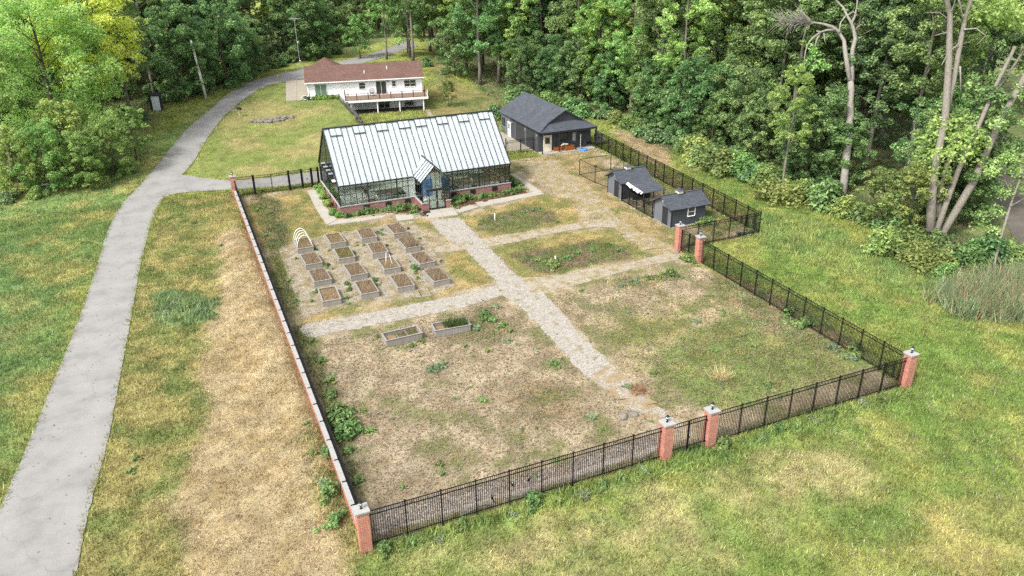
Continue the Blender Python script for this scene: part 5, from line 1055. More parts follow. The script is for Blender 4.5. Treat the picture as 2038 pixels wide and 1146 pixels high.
def scrub_proto(seed, r, h, ncl, per, ls, leaf):
    rg = np.random.default_rng(seed); a_ = rg.uniform(0, 6.28, ncl); q = np.abs(rg.normal(0, .55, ncl))*r*(1+.5*np.sin(3*a_+seed)); hh = h*np.exp(-(q/r)**2*1.2)*rg.uniform(.25, 1.15, ncl)
    cen = np.c_[np.cos(a_)*q, np.sin(a_)*q, hh*.75]; V, tint = leaf_quads(cen, r*.2*rg.uniform(.5, 1.3, ncl), per, ls, rg, 1.0); V[:, :, 2] = np.maximum(V[:, :, 2], .01); st = MB()
    for k in range(0, ncl, 3): st.tube([(0, 0, -.05), (cen[k, 0]*.5, cen[k, 1]*.5, cen[k, 2]*.7), tuple(cen[k])], [.012, .009, .004], 4)
    return st.mesh("stem", M_BARK_D, True), np_mesh("foliage", V, 4, leaf, {"tint": tint})
PT = {}
for i in range(4): PT["f%d" % i] = tree_proto("f", 40+i, 24+1.5*(i % 3), 5.2+.4*(i % 2), 3.5+1.2*(i % 3), 17, 270, 85, .31, .30, LF_MID if i % 2 else LF_DARK, M_BARK, open_=.34)
PT["f4"] = tree_proto("f", 47, 22, 4.6, 2.5, 16, 250, 85, .29, .26, LF_YEL, M_BARK, open_=.36)
PT["f5"] = tree_proto("f", 48, 27, 4.2, 4.0, 18, 260, 85, .29, .30, LF_OLIVE, M_BARK, open_=.40)
PT["t0"] = tree_proto("t", 61, 25, 4.6, 9.5, 13, 190, 75, .30, .28, LF_OLIVE, M_BARK, open_=.4)
PT["t1"] = tree_proto("t", 62, 27, 5.2, 11, 13, 200, 75, .30, .32, LF_MID, M_BARK, open_=.42)
PT["big"] = tree_proto("big", 71, 19.5, 8.2, .8, 26, 480, 85, .27, .34, LF_BRIGHT, M_BARK_D, open_=.30)
PT["lime"] = tree_proto("lime", 72, 20.5, 6.6, 6.0, 18, 280, 75, .29, .30, LF_LIME, M_BARK_D, open_=.36)
PT["small"] = tree_proto("small", 73, 8.0, 3.0, 1.6, 12, 120, 65, .24, .12, LF_SHRUB, M_BARK_D, open_=.38)
PT["u0"] = tree_proto("u", 74, 10.5, 4.0, .4, 14, 190, 80, .25, .14, LF_MID, M_BARK_D, open_=.3)
PT["u1"] = tree_proto("u", 75, 10.0, 4.2, .3, 14, 190, 80, .25, .14, LF_OLIVE, M_BARK_D, open_=.32)
BS = {"b0": bush_proto(81, 1.6, 2.0, 34, 75, .25, LF_MID), "b1": bush_proto(82, 1.7, 1.6, 30, 75, .24, LF_SHRUB), "b2": bush_proto(83, 1.4, 1.3, 22, 60, .26, LF_DARK), "lo": bush_proto(84, 1.9, 1.1, 34, 70, .22, LF_SHRUB, 7),
      "box": bush_proto(85, .5, .62, 26, 70, .10, LF_OLIVE, 4), "weed": scrub_proto(86, .5, .34, 20, 20, .14, LF_WEED), "grey": scrub_proto(87, .6, .26, 22, 18, .14, LF_GREY), "fern": scrub_proto(88, .75, .7, 30, 30, .17, LF_WEED)}
def plant(kind, x, y, s, rz, name, label, cat="tree", group=None, sz=None, z=None, parts=None):
    m = PT.get(kind) or BS[kind]; zz = float(hgt(x, y)) if z is None else z
    t = thing(name, label, cat, (x, y, zz), rz, group, (s, s, s*(sz or 1.0)))
    n0, n1 = ("trunk", "crown") if kind in PT else ("stem", "foliage")
    put(n0, m[0], t); put(n1, m[1], t); return t
# --- named trees
def plantpx(kind, u, v, s, rz, name, label, **kw): q = px(u, v); return plant(kind, q[0], q[1], s, rz, name, label, **kw)
plantpx("big", 128, 300, .98, .3, "leafy_tree", "broad light green tree at the left, in front of the yellow-green one")
plantpx("lime", 212, 262, 1.0, 1.2, "locust_tree", "bright yellow-green tree at the left behind the broad green one")
plantpx("t0", 29, 352, .72, 2.2, "leafy_tree", "slim light green tree at the far left edge of the photo")
plantpx("big", -60, 262, .8, 2.0, "leafy_tree", "green tree cut off by the left edge of the photo")
plantpx("small", 272, 318, .80, .5, "small_tree", "small round dark green tree right of the yellow-green tree"); plantpx("u0", 60, 300, .7, 4.0, "understory_tree", "low bushy tree between the far left trees")
for (u, v, s, lab) in ((100, 378, .75, "leafy undergrowth tree in front of the broad green tree"), (178, 372, .62, "leafy undergrowth tree at the meadow edge right of the metal hatch"), (228, 350, .7, "leafy undergrowth tree left of the small dark round tree"), (45, 384, .7, "leafy undergrowth tree left of the metal hatch"), (150, 345, .85, "leafy undergrowth tree between the two left trunks")): plantpx("u1", u, v, s, u*.2, "understory_tree", lab)
plantpx("small", 190, 352, .55, 3.5, "small_tree", "small bushy tree at the foot of the broad green tree")
for k, (u, v, s, kd, lab) in enumerate([(18, 402, .95, "b2", "dark bush at the left edge of the meadow"), (75, 392, .7, "b1", "light bush beside the grey metal hatch"), (160, 372, .85, "b1", "light bush under the broad green tree, left one"), (205, 368, .75, "lo", "spreading low bush under the small bushy tree"), (-10, 365, 1.2, "b0", "large bush under the far left tree"), (110, 345, 1.0, "b0", "shaded bush between the left trunks"), (245, 335, .8, "lo", "low bush by the small dark round tree"), (285, 240, .8, "b0", "bush left of the narrow black shed")]):
    plantpx(kd, u, v, s, u*.1, "bush", lab, cat="bush")
plantpx("small", 717, 116, 1.0, 2.0, "small_tree", "small lime-tinted tree standing behind the white house roof"); plantpx("t0", 770, 118, .75, 1.0, "roadside_tree", "slim tree behind the middle of the white house")
plantpx("t1", 822, 124, .85, 1.9, "roadside_tree", "tall bare-trunked tree behind the right end of the white house"); plantpx("b0", 850, 132, .9, .4, "bush", "bush behind the right end of the white house", cat="bush")
plantpx("f1", 955, 168, .95, .8, "leafy_tree", "large dense tree overhanging the lawn right of the white house"); plantpx("t1", 992, 165, .9, 2.2, "leafy_tree", "tree with a thick leaning brown trunk right of the lawn"); plantpx("u0", 905, 150, .95, 1.1, "understory_tree", "drooping leafy tree left of the overhanging lawn tree")
plantpx("small", 893, 212, .5, .2, "sapling", "thin pale sapling standing alone on the lawn right of the deck")
plantpx("t0", 1353, 268, .92, .6, "edge_tree", "pale-trunked tree at the wood edge straight above the farther shed"); plantpx("t1", 1478, 268, .95, 1.7, "edge_tree", "tree with white blotched trunk at the wood edge above the pen"); plantpx("t0", 1186, 210, .95, 2.9, "edge_tree", "tall tree with pale trunk right behind the garage roof")
plantpx("t0", 1556, 385, .55, 4.0, "edge_tree", "short pale-trunked tree right of the sheds at the wood edge"); plantpx("t1", 1598, 300, .9, 5.0, "edge_tree", "dark trunked tree left of the bleached dead tree")
# --- woods
PLACE = [(0, "at the far left edge"), (200, "behind the broad green tree at left"), (330, "behind the narrow black shed"), (450, "behind the utility pole"), (600, "behind the driveway bend"), (720, "above the left half of the white house"), (860, "above the right half of the white house"), (1000, "right of the white house"), (1100, "above the garage's left half"), (1200, "above the garage's right half"), (1310, "above the farther shed"), (1420, "above the nearer shed"), (1530, "above the outer fence corner"), (1640, "left of the bleached dead tree"), (1740, "behind the bleached dead tree"), (1850, "left of the many-trunked tree"), (1960, "behind the many-trunked tree"), (9999, "at the upper right corner")]
def where_label(kd, u, v, kind_words):
    pl = next(p_ for x_, p_ in PLACE if u < x_)
    tone = {"f0": "deep green", "f2": "deep green", "f1": "mid green", "f3": "mid green", "f4": "yellowish green", "f5": "tall light green", "t0": "light green", "t1": "high-crowned green", "big": "broad light green"}[kd]
    lb = "%s woodland tree %s" % (tone, pl); return lb, lb.replace("tree", "trees")
def region_trees(poly, step, kinds, seed, name, label, group, smin=.85, smax=1.1, maxn=60, avoid=()):
    rg = np.random.default_rng(seed); lo, hi = poly.min(0), poly.max(0); n = 0; pts = []
    for x in np.arange(lo[0], hi[0], step):
        for y in np.arange(lo[1], hi[1], step):
            p = np.array([[x+rg.uniform(-.4, .4)*step, y+rg.uniform(-.4, .4)*step]])
            if sdist(p, poly)[0] < 0: continue
            u, v = project(np.array([[p[0, 0], p[0, 1], 0.0]])); ut, vt = project(np.array([[p[0, 0], p[0, 1], 18.0]]))
            if u[0] < -140 or u[0] > 2180 or v[0] < -130: continue
            if any(sdist(p, a_)[0] > -2.2 for a_ in avoid): continue
            pts.append((np.linalg.norm(p[0]-CAM[:2]), p[0, 0], p[0, 1]))
    pts.sort()
    for d_, x, y in pts[:maxn]:
        kd = kinds[rg.integers(len(kinds))]; u, v = project(np.array([[x, y, 3.0]])); lb, gp = where_label(kd, u[0], v[0], label)
        plant(kd, x, y, rg.uniform(smin, smax), rg.uniform(0, 6.28), name, lb, group=gp); n += 1
    return n
drive = STRIPS[0][0]; lane = STRIPS[2][0]
nA = region_trees(np.array([(48, 98), (58, 80), (58, 64), (62, 60), (84, 66), (92, 100), (75, 140), (50, 140), (44, 118)]), 6.3, ["f0", "f1", "f2", "f3", "f4", "f5"], 301, "wood_tree", "tall green tree in the dense woods behind the garage", "trees of the woods behind the garage", maxn=46, avoid=[drive])
nB = region_trees(np.array([(58, 63), (60, 47), (63, 40), (67, 35), (67, 26), (71, 18), (82, 40), (98, 50), (104, 75), (84, 66)]), 6.0, ["f0", "f1", "f2", "f3", "f4", "f5", "t1"], 302, "wood_tree", "tall green tree in the woods right of the long outer fence", "trees of the woods right of the outer fence", maxn=44, avoid=[lane])
nC = region_trees(np.array([(-46, 108), (-9, 118), (3, 126), (12, 140), (20, 152), (33, 157), (50, 178), (40, 205), (-70, 205)]), 6.6, ["f0", "f1", "f2", "f3", "f4", "f5", "t1"], 303, "wood_tree", "tall dark green tree in the woods behind the driveway bend", "trees of the woods behind the driveway", maxn=52, avoid=[drive])
nD = region_trees(np.array([(36, 128), (46, 122), (60, 140), (80, 150), (90, 190), (60, 195), (48, 160), (38, 145)]), 6.6, ["f0", "f1", "f2", "f3", "f4", "f5"], 304, "wood_tree", "tall tree in the woods beyond the white house", "trees of the woods beyond the house", maxn=26, avoid=[drive])
nG = region_trees(wpoly([(560, 90), (640, 82), (720, 68), (800, 52), (830, 40), (840, -60), (560, -60)]), 7.0, ["f0", "f1", "f2", "f3", "f4", "f5"], 309, "wood_tree", "tall tree in the far woods straight above the white house", "trees of the far woods above the house", maxn=30, avoid=[drive])
nE = region_trees(np.array([(86, 12), (112, 14), (130, 40), (120, 62), (100, 50)]), 7.0, ["f0", "f2", "t1"], 305, "wood_tree", "green tree beyond the tarmac lane at right", "trees beyond the lane", maxn=14, avoid=[lane])
nF = region_trees(np.array([(-50, 84), (-30, 86), (-26, 112), (-48, 112)]), 6.5, ["f1", "f3", "big"], 306, "wood_tree", "tree in the woods at the far left behind the broad green tree", "trees of the far left woods", .8, 1.0, maxn=12)
print("forest", nG, nA, nB, nC, nD, nE, nF)
# understory along the wood edges
rg = np.random.default_rng(55)
def edge_row(pts, step, kinds, name, label, group, cat, s0, s1, back=(.5, 3)):
    L = resample(wpoly(pts), 400); d = np.r_[0, np.cumsum(np.linalg.norm(np.diff(L, axis=0), axis=1))]; n = int(d[-1]/step)
    for k in range(n):
        i = int(np.searchsorted(d, (k+.5)*step+rg.uniform(-.3, .3)*step)); i = min(max(i, 1), 398); tn = L[i+1]-L[i-1]; nn = np.array([-tn[1], tn[0]]); nn /= np.linalg.norm(nn)+1e-9
        p = L[i]; v = p-CAM[:2]; nn = nn if nn@v > 0 else -nn; p = p+nn*rg.uniform(*back)
        u_, v_ = project(np.array([[p[0], p[1], 1.0]])); pl = next(p_ for x_, p_ in PLACE if u_[0] < x_); kd = kinds[rg.integers(len(kinds))]
        lb = "%s %s %s" % ({"b0": "mid green round", "b1": "pale green", "b2": "dark green", "lo": "low spreading", "u0": "mid green", "small": "slim light green"}[kd], label, pl)
        tree_ = kd in PT; plant(kd, p[0], p[1], rg.uniform(s0, s1), rg.uniform(0, 6.28), "understory_tree" if tree_ else "bush", lb.replace("TREE", "understory tree" if tree_ else "bush"), "tree" if tree_ else "bush", lb.replace("TREE", "understory trees" if tree_ else "bushes"))
edge_row([(985, 205), (1080, 222), (1190, 243), (1290, 283), (1400, 335), (1470, 355)], 2.6, ["b0", "b0", "b1", "b2"], "bush", "TREE at the wood edge", "bushes at the wood edge behind the garage", "bush", 1.0, 1.7, (.5, 2.5))
edge_row([(1440, 350), (1540, 400), (1640, 418), (1700, 440), (1780, 480)], 2.2, ["b0", "b1", "lo"], "bush", "TREE at the wood edge", "bushes at the right wood edge", "bush", 1.0, 1.7, (.5, 2.5))
edge_row([(1000, 195), (1190, 232), (1290, 275), (1440, 340), (1560, 380), (1640, 372)], 4.5, ["u0", "u0", "small"], "understory_tree", "TREE behind the edge bushes", "understory trees at the right wood edge", "tree", .75, 1.1, (3, 6))
edge_row([(300, 212), (370, 200), (430, 186), (520, 148), (600, 124), (690, 106)], 3.0, ["b0", "b2", "b0", "u0"], "bush", "TREE at the wood edge", "bushes along the driveway bend", "bush", .9, 1.5, (.8, 3))
edge_row([(1500, 372), (1600, 392), (1690, 400), (1760, 430), (1840, 478)], 2.8, ["u0", "b0", "u0", "b2"], "understory_tree", "TREE in the shade", "undergrowth near the bleached dead tree", "tree", .7, 1.1, (4, 10))
edge_row([(1700, 420), (1780, 450), (1850, 470), (1950, 480)], 2.6, ["b0", "u0", "b1"], "bush", "TREE in the shade", "bushes behind the many-trunked tree", "bush", .8, 1.3, (3, 9))
edge_row([(1000, 195), (1190, 232), (1290, 275), (1440, 340)], 3.2, ["u0", "b0", "u0"], "understory_tree", "TREE deep in shade", "undergrowth behind the garage bushes", "tree", .7, 1.1, (6, 12))
edge_row([(-40, 330), (60, 300), (150, 262), (240, 240), (300, 222)], 3.0, ["u0", "b0", "u0", "b1"], "understory_tree", "TREE in the grove", "undergrowth of the left grove", "tree", .7, 1.15, (1, 7))
edge_row([(200, 232), (300, 205), (430, 180), (520, 143), (600, 120), (690, 102), (780, 78)], 3.2, ["u0", "b0", "u0"], "understory_tree", "TREE deep in shade", "undergrowth behind the driveway bushes", "tree", .7, 1.1, (4, 11))
for k, (u, v, s, kd, lab) in enumerate([(262, 236, .9, "f1", "mid green tree right behind the yellow-green tree"), (175, 236, .9, "f3", "green tree behind the gap between the two left trees"), (310, 196, .95, "t0", "pale-trunked tall tree behind the narrow black shed"), (60, 258, .85, "f4", "yellowish tree behind the broad green tree")]): plantpx(kd, u, v, s, u*.3, "leafy_tree", lab)
for k, (u, v, s, kd, lab) in enumerate([(1800, 500, 1.6, "lo", "bright spreading bush left of the many-trunked tree"), (1830, 528, 1.4, "lo", "bright low bush in front of the many-trunked tree"), (1760, 505, 1.3, "b1", "light green bush at the meadow edge, left of the bright bushes"), (1870, 505, 1.1, "b0", "dark bush at the foot of the many-trunked tree"), (1960, 525, 1.5, "b0", "dense bush between the reeds and the lane"), (1925, 532, 1.1, "b1", "bush behind the grey boulder"), (2015, 520, 1.3, "lo", "bush beside the lane at the right edge"), (1885, 555, .8, "b1", "small bush left of the grey boulder"),
                                (1440, 345, 1.7, "b1", "big pale green bush at the wood edge above the outer fence corner"), (1395, 330, 1.3, "b0", "round bush above the outer fence, left of the big pale one"), (1010, 262, .9, "b1", "light bush behind the garage's left corner"), (990, 235, 1.2, "b0", "bush between garage and overhanging lawn tree")]):
    plantpx(kd, u, v, s, u*.37, "bush", lab, cat="bush")
for (u, v, s) in ((1745, 462, .75), (1800, 470, .85)): plantpx("small", u, v, s, u*.2, "small_tree", {1745: "small light green tree right of the bleached dead tree", 1800: "small yellowish tree left of the many-trunked tree"}[u])
# --- bleached dead tree, many-trunked tree, leaning pale tree : skeletons traced at their own depth
def limb_obj(name, mat, parent, base, lines, depth, seed, n=7, jz=.0):
    rg = np.random.default_rng(seed); mb = MB()
    for pts, r0, r1 in lines:
        m = len(pts); d = depth+rg.normal(0, jz); P3_ = [Vector(pD(u, v, d+rg.normal(0, .15)))-Vector(base) for u, v in pts]
        rr_ = np.linspace(r0, r1, m)*rg.uniform(.88, 1.12, m); mb.tube(P3_, list(rr_), n)
    return mb.build(name, mat, parent, True)
b0 = px(1678, 392); D0 = depth_of(b0); dt = thing("dead_tree", "tall bleached dead tree with a hooked bare limb, at the right wood edge", "tree", b0)
o1, sc1 = (1500, 0), 7.164
Z = lambda pts: [(o1[0]+x/sc1, o1[1]+y/sc1) for x, y in pts]
limb_obj("trunk", M_DEAD, dt, b0, [([(1676, 396), (1680, 360), (1683, 330), (1687, 290), (1689, 260), (1693, 230), (1692, 205), (1694, 180), (1693, 160)], .42, .34)], D0, 1, 9)
limb_obj("limb", M_DEAD, dt, b0, [(Z([(1370, 1150), (1330, 900), (1300, 700), (1290, 580), (1200, 440), (1120, 380), (980, 340), (860, 320), (700, 315), (560, 310)]), .27, .06)], D0, 2)
limb_obj("limb", M_DEAD, dt, b0, [(Z([(1400, 1150), (1400, 880), (1410, 700), (1450, 560), (1430, 430), (1390, 320), (1330, 220), (1280, 110), (1180, 10), (1150, -60)]), .27, .07)], D0+.3, 3)
limb_obj("branch", M_DEAD, dt, b0, [(Z([(1400, 320), (1440, 240), (1470, 100), (1480, -40)]), .16, .05)], D0+.2, 4); limb_obj("branch", M_DEAD, dt, b0, [(Z([(1220, 460), (1240, 320), (1300, 240), (1420, 165), (1470, 210), (1440, 240)]), .10, .04)], D0+.1, 5)
limb_obj("branch", M_DEAD, dt, b0, [(Z([(1450, 450), (1490, 370), (1530, 350), (1610, 400)]), .09, .03)], D0, 6); limb_obj("branch", M_DEAD, dt, b0, [(Z([(1140, 430), (1040, 430), (960, 455), (890, 440)]), .18, .05)], D0, 7)
limb_obj("branch", M_DEAD, dt, b0, [(Z([(960, 455), (850, 530), (790, 600), (740, 720), (720, 860), (730, 1010)]), .12, .03)], D0, 8); limb_obj("branch", M_DEAD, dt, b0, [(Z([(960, 460), (900, 560), (870, 680), (880, 860), (890, 980)]), .10, .03)], D0, 9); limb_obj("branch", M_DEAD, dt, b0, [(Z([(1000, 470), (1010, 560), (1030, 630)]), .07, .04)], D0, 10)
rgd = np.random.default_rng(17); tw = []
for k in range(95):
    sx = rgd.uniform(430, 860); sy = 318+rgd.normal(0, 8); L = rgd.uniform(80, 330); a_ = rgd.uniform(2.0, 4.5) if k % 3 else rgd.uniform(1.7, 2.6); ex, ey = sx+L*math.cos(a_)*1.0, sy-L*math.sin(a_)*.95; ex = max(ex, 190)
    tw.append((Z([(sx, sy), ((sx+ex)/2+rgd.normal(0, 18), (sy+ey)/2+rgd.normal(0, 18)-10), (ex, ey)]), .035, .012))
limb_obj("twigs", M_DEAD, dt, b0, tw, D0, 18, 4, .5)["kind"] = "stuff"
V, ti = leaf_quads(np.array([np.array(pD(1500+x/sc1, y/sc1, D0-.2))-b0 for x, y in [(800, 650), (850, 720), (820, 820), (900, 760), (950, 880), (1000, 930), (760, 880), (700, 980), (860, 960), (1050, 960)]]), np.full(10, .55), 60, .24, rgd); put("hanging_leaves", np_mesh("hanging_leaves", V, 4, LF_OLIVE, {"tint": ti}), dt)["kind"] = "stuff"
o2, sc2 = (1400, 0), 2.047
Y = lambda pts: [(o2[0]+x/sc2, o2[1]+y/sc2) for x, y in pts]
b1 = px(1862, 488); D1 = depth_of(b1); mt = thing("many_trunked_tree", "old tree with several grey trunks splaying from one base, right of the meadow", "tree", b1)
for k, (pts, r0, r1) in enumerate([([(925, 945), (930, 800), (945, 680), (985, 480), (1000, 250), (1005, 60), (985, -40)], .62, .30), ([(985, 480), (1020, 330), (1045, 180), (1070, 60), (1100, -30)], .40, .22), ([(955, 900), (962, 790), (985, 700), (1030, 560)], .42, .26), ([(950, 940), (985, 840), (1040, 690), (1110, 540), (1190, 350), (1270, 190)], .42, .24), ([(945, 995), (1010, 890), (1100, 740), (1200, 510), (1310, 310), (1380, 180)], .55, .34), ([(1130, 500), (1200, 360), (1310, 200)], .26, .16)]):
    limb_obj("trunk", M_BARK, mt, b1, [(Y(pts), r0*.68, r1*.68)], D1+(k % 3)*.5-.4, 30+k, 9)
for k, pts in enumerate([[(1015, 90), (960, 50), (905, 52)], [(1010, 130), (975, 135), (942, 145)], [(1060, 120), (1110, 115), (1150, 145), (1115, 180)], [(1040, 180), (1000, 210), (970, 265)], [(1045, 270), (1048, 320), (1048, 372)], [(1010, 45), (1020, 20), (1030, -20)], [(1000, 390), (980, 420), (970, 445)], [(1205, 370), (1230, 378), (1250, 384)], [(1040, 0), (1050, 40), (1058, 70)]]):
    limb_obj("dead_branch", M_DEAD, mt, b1, [(Y(pts), .09, .03)], D1-.3, 50+k, 5)
rgc = np.random.default_rng(91); cen = [np.array(pD(o2[0]+x/sc2, y/sc2, D1+rgc.normal(0, 1.6)))-b1 for x, y in [(960, 560), (1010, 600), (1060, 570), (1110, 600), (1000, 660), (930, 620), (1060, 640), (1120, 570), (1040, 520), (960, 520), (890, 600), (1290, 60), (1240, 110), (1300, 150), (1220, 40), (1340, 90), (1260, 10), (1200, 80), (1320, 250), (1150, 30), (1180, -30), (1090, -60), (1000, -60), (930, -50)] for _ in (0, 1)]
V, ti = leaf_quads(np.array(cen)+rgc.normal(0, .6, (len(cen), 3)), np.full(len(cen), 1.15), 130, .36, rgc); put("crown", np_mesh("crown", V, 4, LF_OLIVE, {"tint": ti}), mt)
b2 = px(1978, 545); D2 = depth_of(b2); lt = thing("leaning_tree", "slim pale-stemmed leaning tree with sparse leaves at the right edge", "tree", b2)
limb_obj("trunk", M_BARK, lt, b2, [(Y([(1178, 1110), (1205, 990), (1235, 890), (1260, 810), (1290, 730)]), .14, .07)], D2, 70); limb_obj("branch", M_BARK, lt, b2, [(Y([(1235, 890), (1180, 870), (1100, 890)]), .05, .02), (Y([(1250, 840), (1320, 800), (1380, 780)]), .05, .02), (Y([(1262, 800), (1230, 740), (1180, 720)]), .05, .02)], D2, 71)
cen = np.array([np.array(pD(o2[0]+x/sc2, y/sc2, D2+rgc.normal(0, .8)))-b2 for x, y in [(1220, 650), (1260, 700), (1300, 640), (1180, 700), (1280, 760), (1200, 860), (1140, 880), (1120, 920), (1230, 790), (1310, 700), (1180, 940), (1320, 780), (1250, 640)]]); V, ti = leaf_quads(cen, np.full(len(cen), .75), 90, .24, rgc); put("crown", np_mesh("crown", V, 4, LF_OLIVE, {"tint": ti}), lt)
for k, pts in enumerate([[(795, 910), (815, 800), (830, 680)], [(830, 900), (850, 780), (865, 650)], [(800, 905), (850, 800), (920, 650)], [(835, 915), (880, 760), (905, 690)]]):
    bb_ = px(*Y([pts[0]])[0]); o_ = limb_obj("bare_sapling", M_DEAD, None, bb_, [(Y(pts), .07, .02), (Y([pts[1], (pts[1][0]+22, pts[1][1]-60)]), .035, .012), (Y([pts[1], (pts[1][0]-20, pts[1][1]-70)]), .03, .012)], depth_of(bb_), 80+k, 5); o_.location = bb_; tag(o_, "bare pale sapling stem left of the many-trunked tree", "sapling", "bare saplings by the many-trunked tree")
# --- reeds
poly = wpoly([(1868, 600), (1900, 570), (1960, 560), (2045, 555), (2120, 570), (2120, 650), (2000, 640), (1900, 632)]); rg = np.random.default_rng(14); P = rg.uniform(poly.min(0), poly.max(0), (9000, 2)); P = P[sdist(P, poly)+rg.normal(0, .5, len(P)) > .1]
blades("reeds", P, np.array([lin((150, 174, 132), ALB)*1.5 if r_ < .8 else lin((206, 198, 156), ALB)*1.4 for r_ in rg.random(len(P))]), np.clip(.75+1.5*fbm(P[:, 0], P[:, 1], 1.2, 3, 4.0), .6, 2.0), 3, "tall blue-green reeds in the wet hollow at the right edge", "reeds", .12, .06, 31, .34)
P2 = P[rg.random(len(P)) < .14]; blades("reed_plumes", P2, np.tile(lin((206, 184, 146), ALB), (len(P2), 1)), np.full(len(P2), 2.1), 2, "buff seed plumes above the reeds", "reeds", .08, .06, 32, .25)
# --- planting round the greenhouse
for k, (u, v, s) in enumerate([(634, 377, 1.0), (640, 386, 1.0), (645, 395, 1.05), (652, 409, 1.1), (664, 427, 1.05), (676, 431, .85)]):
    plantpx("box", u, v, s*1.15, u, "boxwood", ["round clipped boxwood nearest the small gate, left of the greenhouse", "second round boxwood from the small gate", "third round boxwood from the small gate", "fourth round boxwood, beside the greenhouse's brick side", "round boxwood at the greenhouse's front left corner", "smaller round boxwood right of the front left corner one"][k], cat="shrub", group="boxwoods by the greenhouse")
lab = ["left", "right"]
for k, (u, v, s, kd) in enumerate([(693, 432, .8, "fern"), (705, 428, .7, "weed"), (718, 428, .95, "fern"), (733, 424, 1.0, "fern"), (748, 420, .75, "fern"), (762, 421, .9, "weed"), (777, 419, .9, "fern"), (795, 417, 1.15, "fern"), (812, 418, 1.3, "fern"), (826, 421, 1.1, "fern"), (742, 405, .9, "fern")]):
    plantpx(kd, u, v, s, u, "garden_shrub", "green shrub in the left front bed of the greenhouse", cat="shrub", group="shrubs in the left greenhouse bed")
for k, (u, v, s, kd) in enumerate([(908, 404, 1.25, "fern"), (920, 400, 1.4, "fern"), (935, 397, 1.0, "fern"), (950, 396, .9, "weed"), (963, 393, .95, "fern"), (978, 391, .8, "fern"), (992, 389, .9, "weed"), (1005, 386, .85, "fern"), (1018, 384, 1.0, "fern"), (1030, 382, .95, "fern"), (1042, 379, .9, "weed"), (1025, 370, 1.0, "fern"), (1018, 358, .85, "fern"), (1034, 369, .8, "fern"), (912, 415, .8, "weed")]):
    plantpx(kd, u, v, s, u, "garden_shrub", "green shrub in the right front bed of the greenhouse", cat="shrub", group="shrubs in the right greenhouse bed")
for pts, lb in (([(622, 380), (632, 378), (672, 435), (760, 424), (830, 424), (838, 416), (690, 430), (640, 372)], "brown mulch bed left and front of the greenhouse"), ([(905, 414), (1050, 385), (1016, 350), (1018, 372), (900, 405)], "brown mulch bed right and front of the greenhouse")):
    W = wpoly(pts); m_ = MB(); m_.add([(p_[0], p_[1], .022) for p_ in W], [tuple(range(len(W)))]); o_ = m_.build("mulch_bed", M_SOIL_D); tag(o_, lb, "mulch bed", kind="structure")
    if o_.data.polygons[0].normal.z < 0: o_.data.flip_normals()
# hedge and white flowers at the house
for k in range(7): q = H2W(1.0+k*.68, -.55); plant("box", q[0], q[1], 1.15, k, "hedge_shrub", "clipped shrub in the low hedge under the white house's left window", "shrub", "low hedge under the left window", z=float(hgt(q[0], q[1])))
q = H2W(-.35, -.6); ft = plant("b2", q[0], q[1], .55, 1.0, "flowering_bush", "bush with white blossoms at the white house's left corner", "bush", z=float(hgt(q[0], q[1])))
rgf = np.random.default_rng(3); fl = MB()
for k in range(34): d_ = rgf.normal(size=3); d_ /= np.linalg.norm(d_); d_[2] = abs(d_[2]); fl.box(tuple(d_*np.array([1.35, 1.35, 1.25])+np.array([0, 0, .15])), (.2, .2, .14), rgf.uniform(0, 3))
fl.build("blossoms", M_WHITE, ft)["kind"] = "stuff"
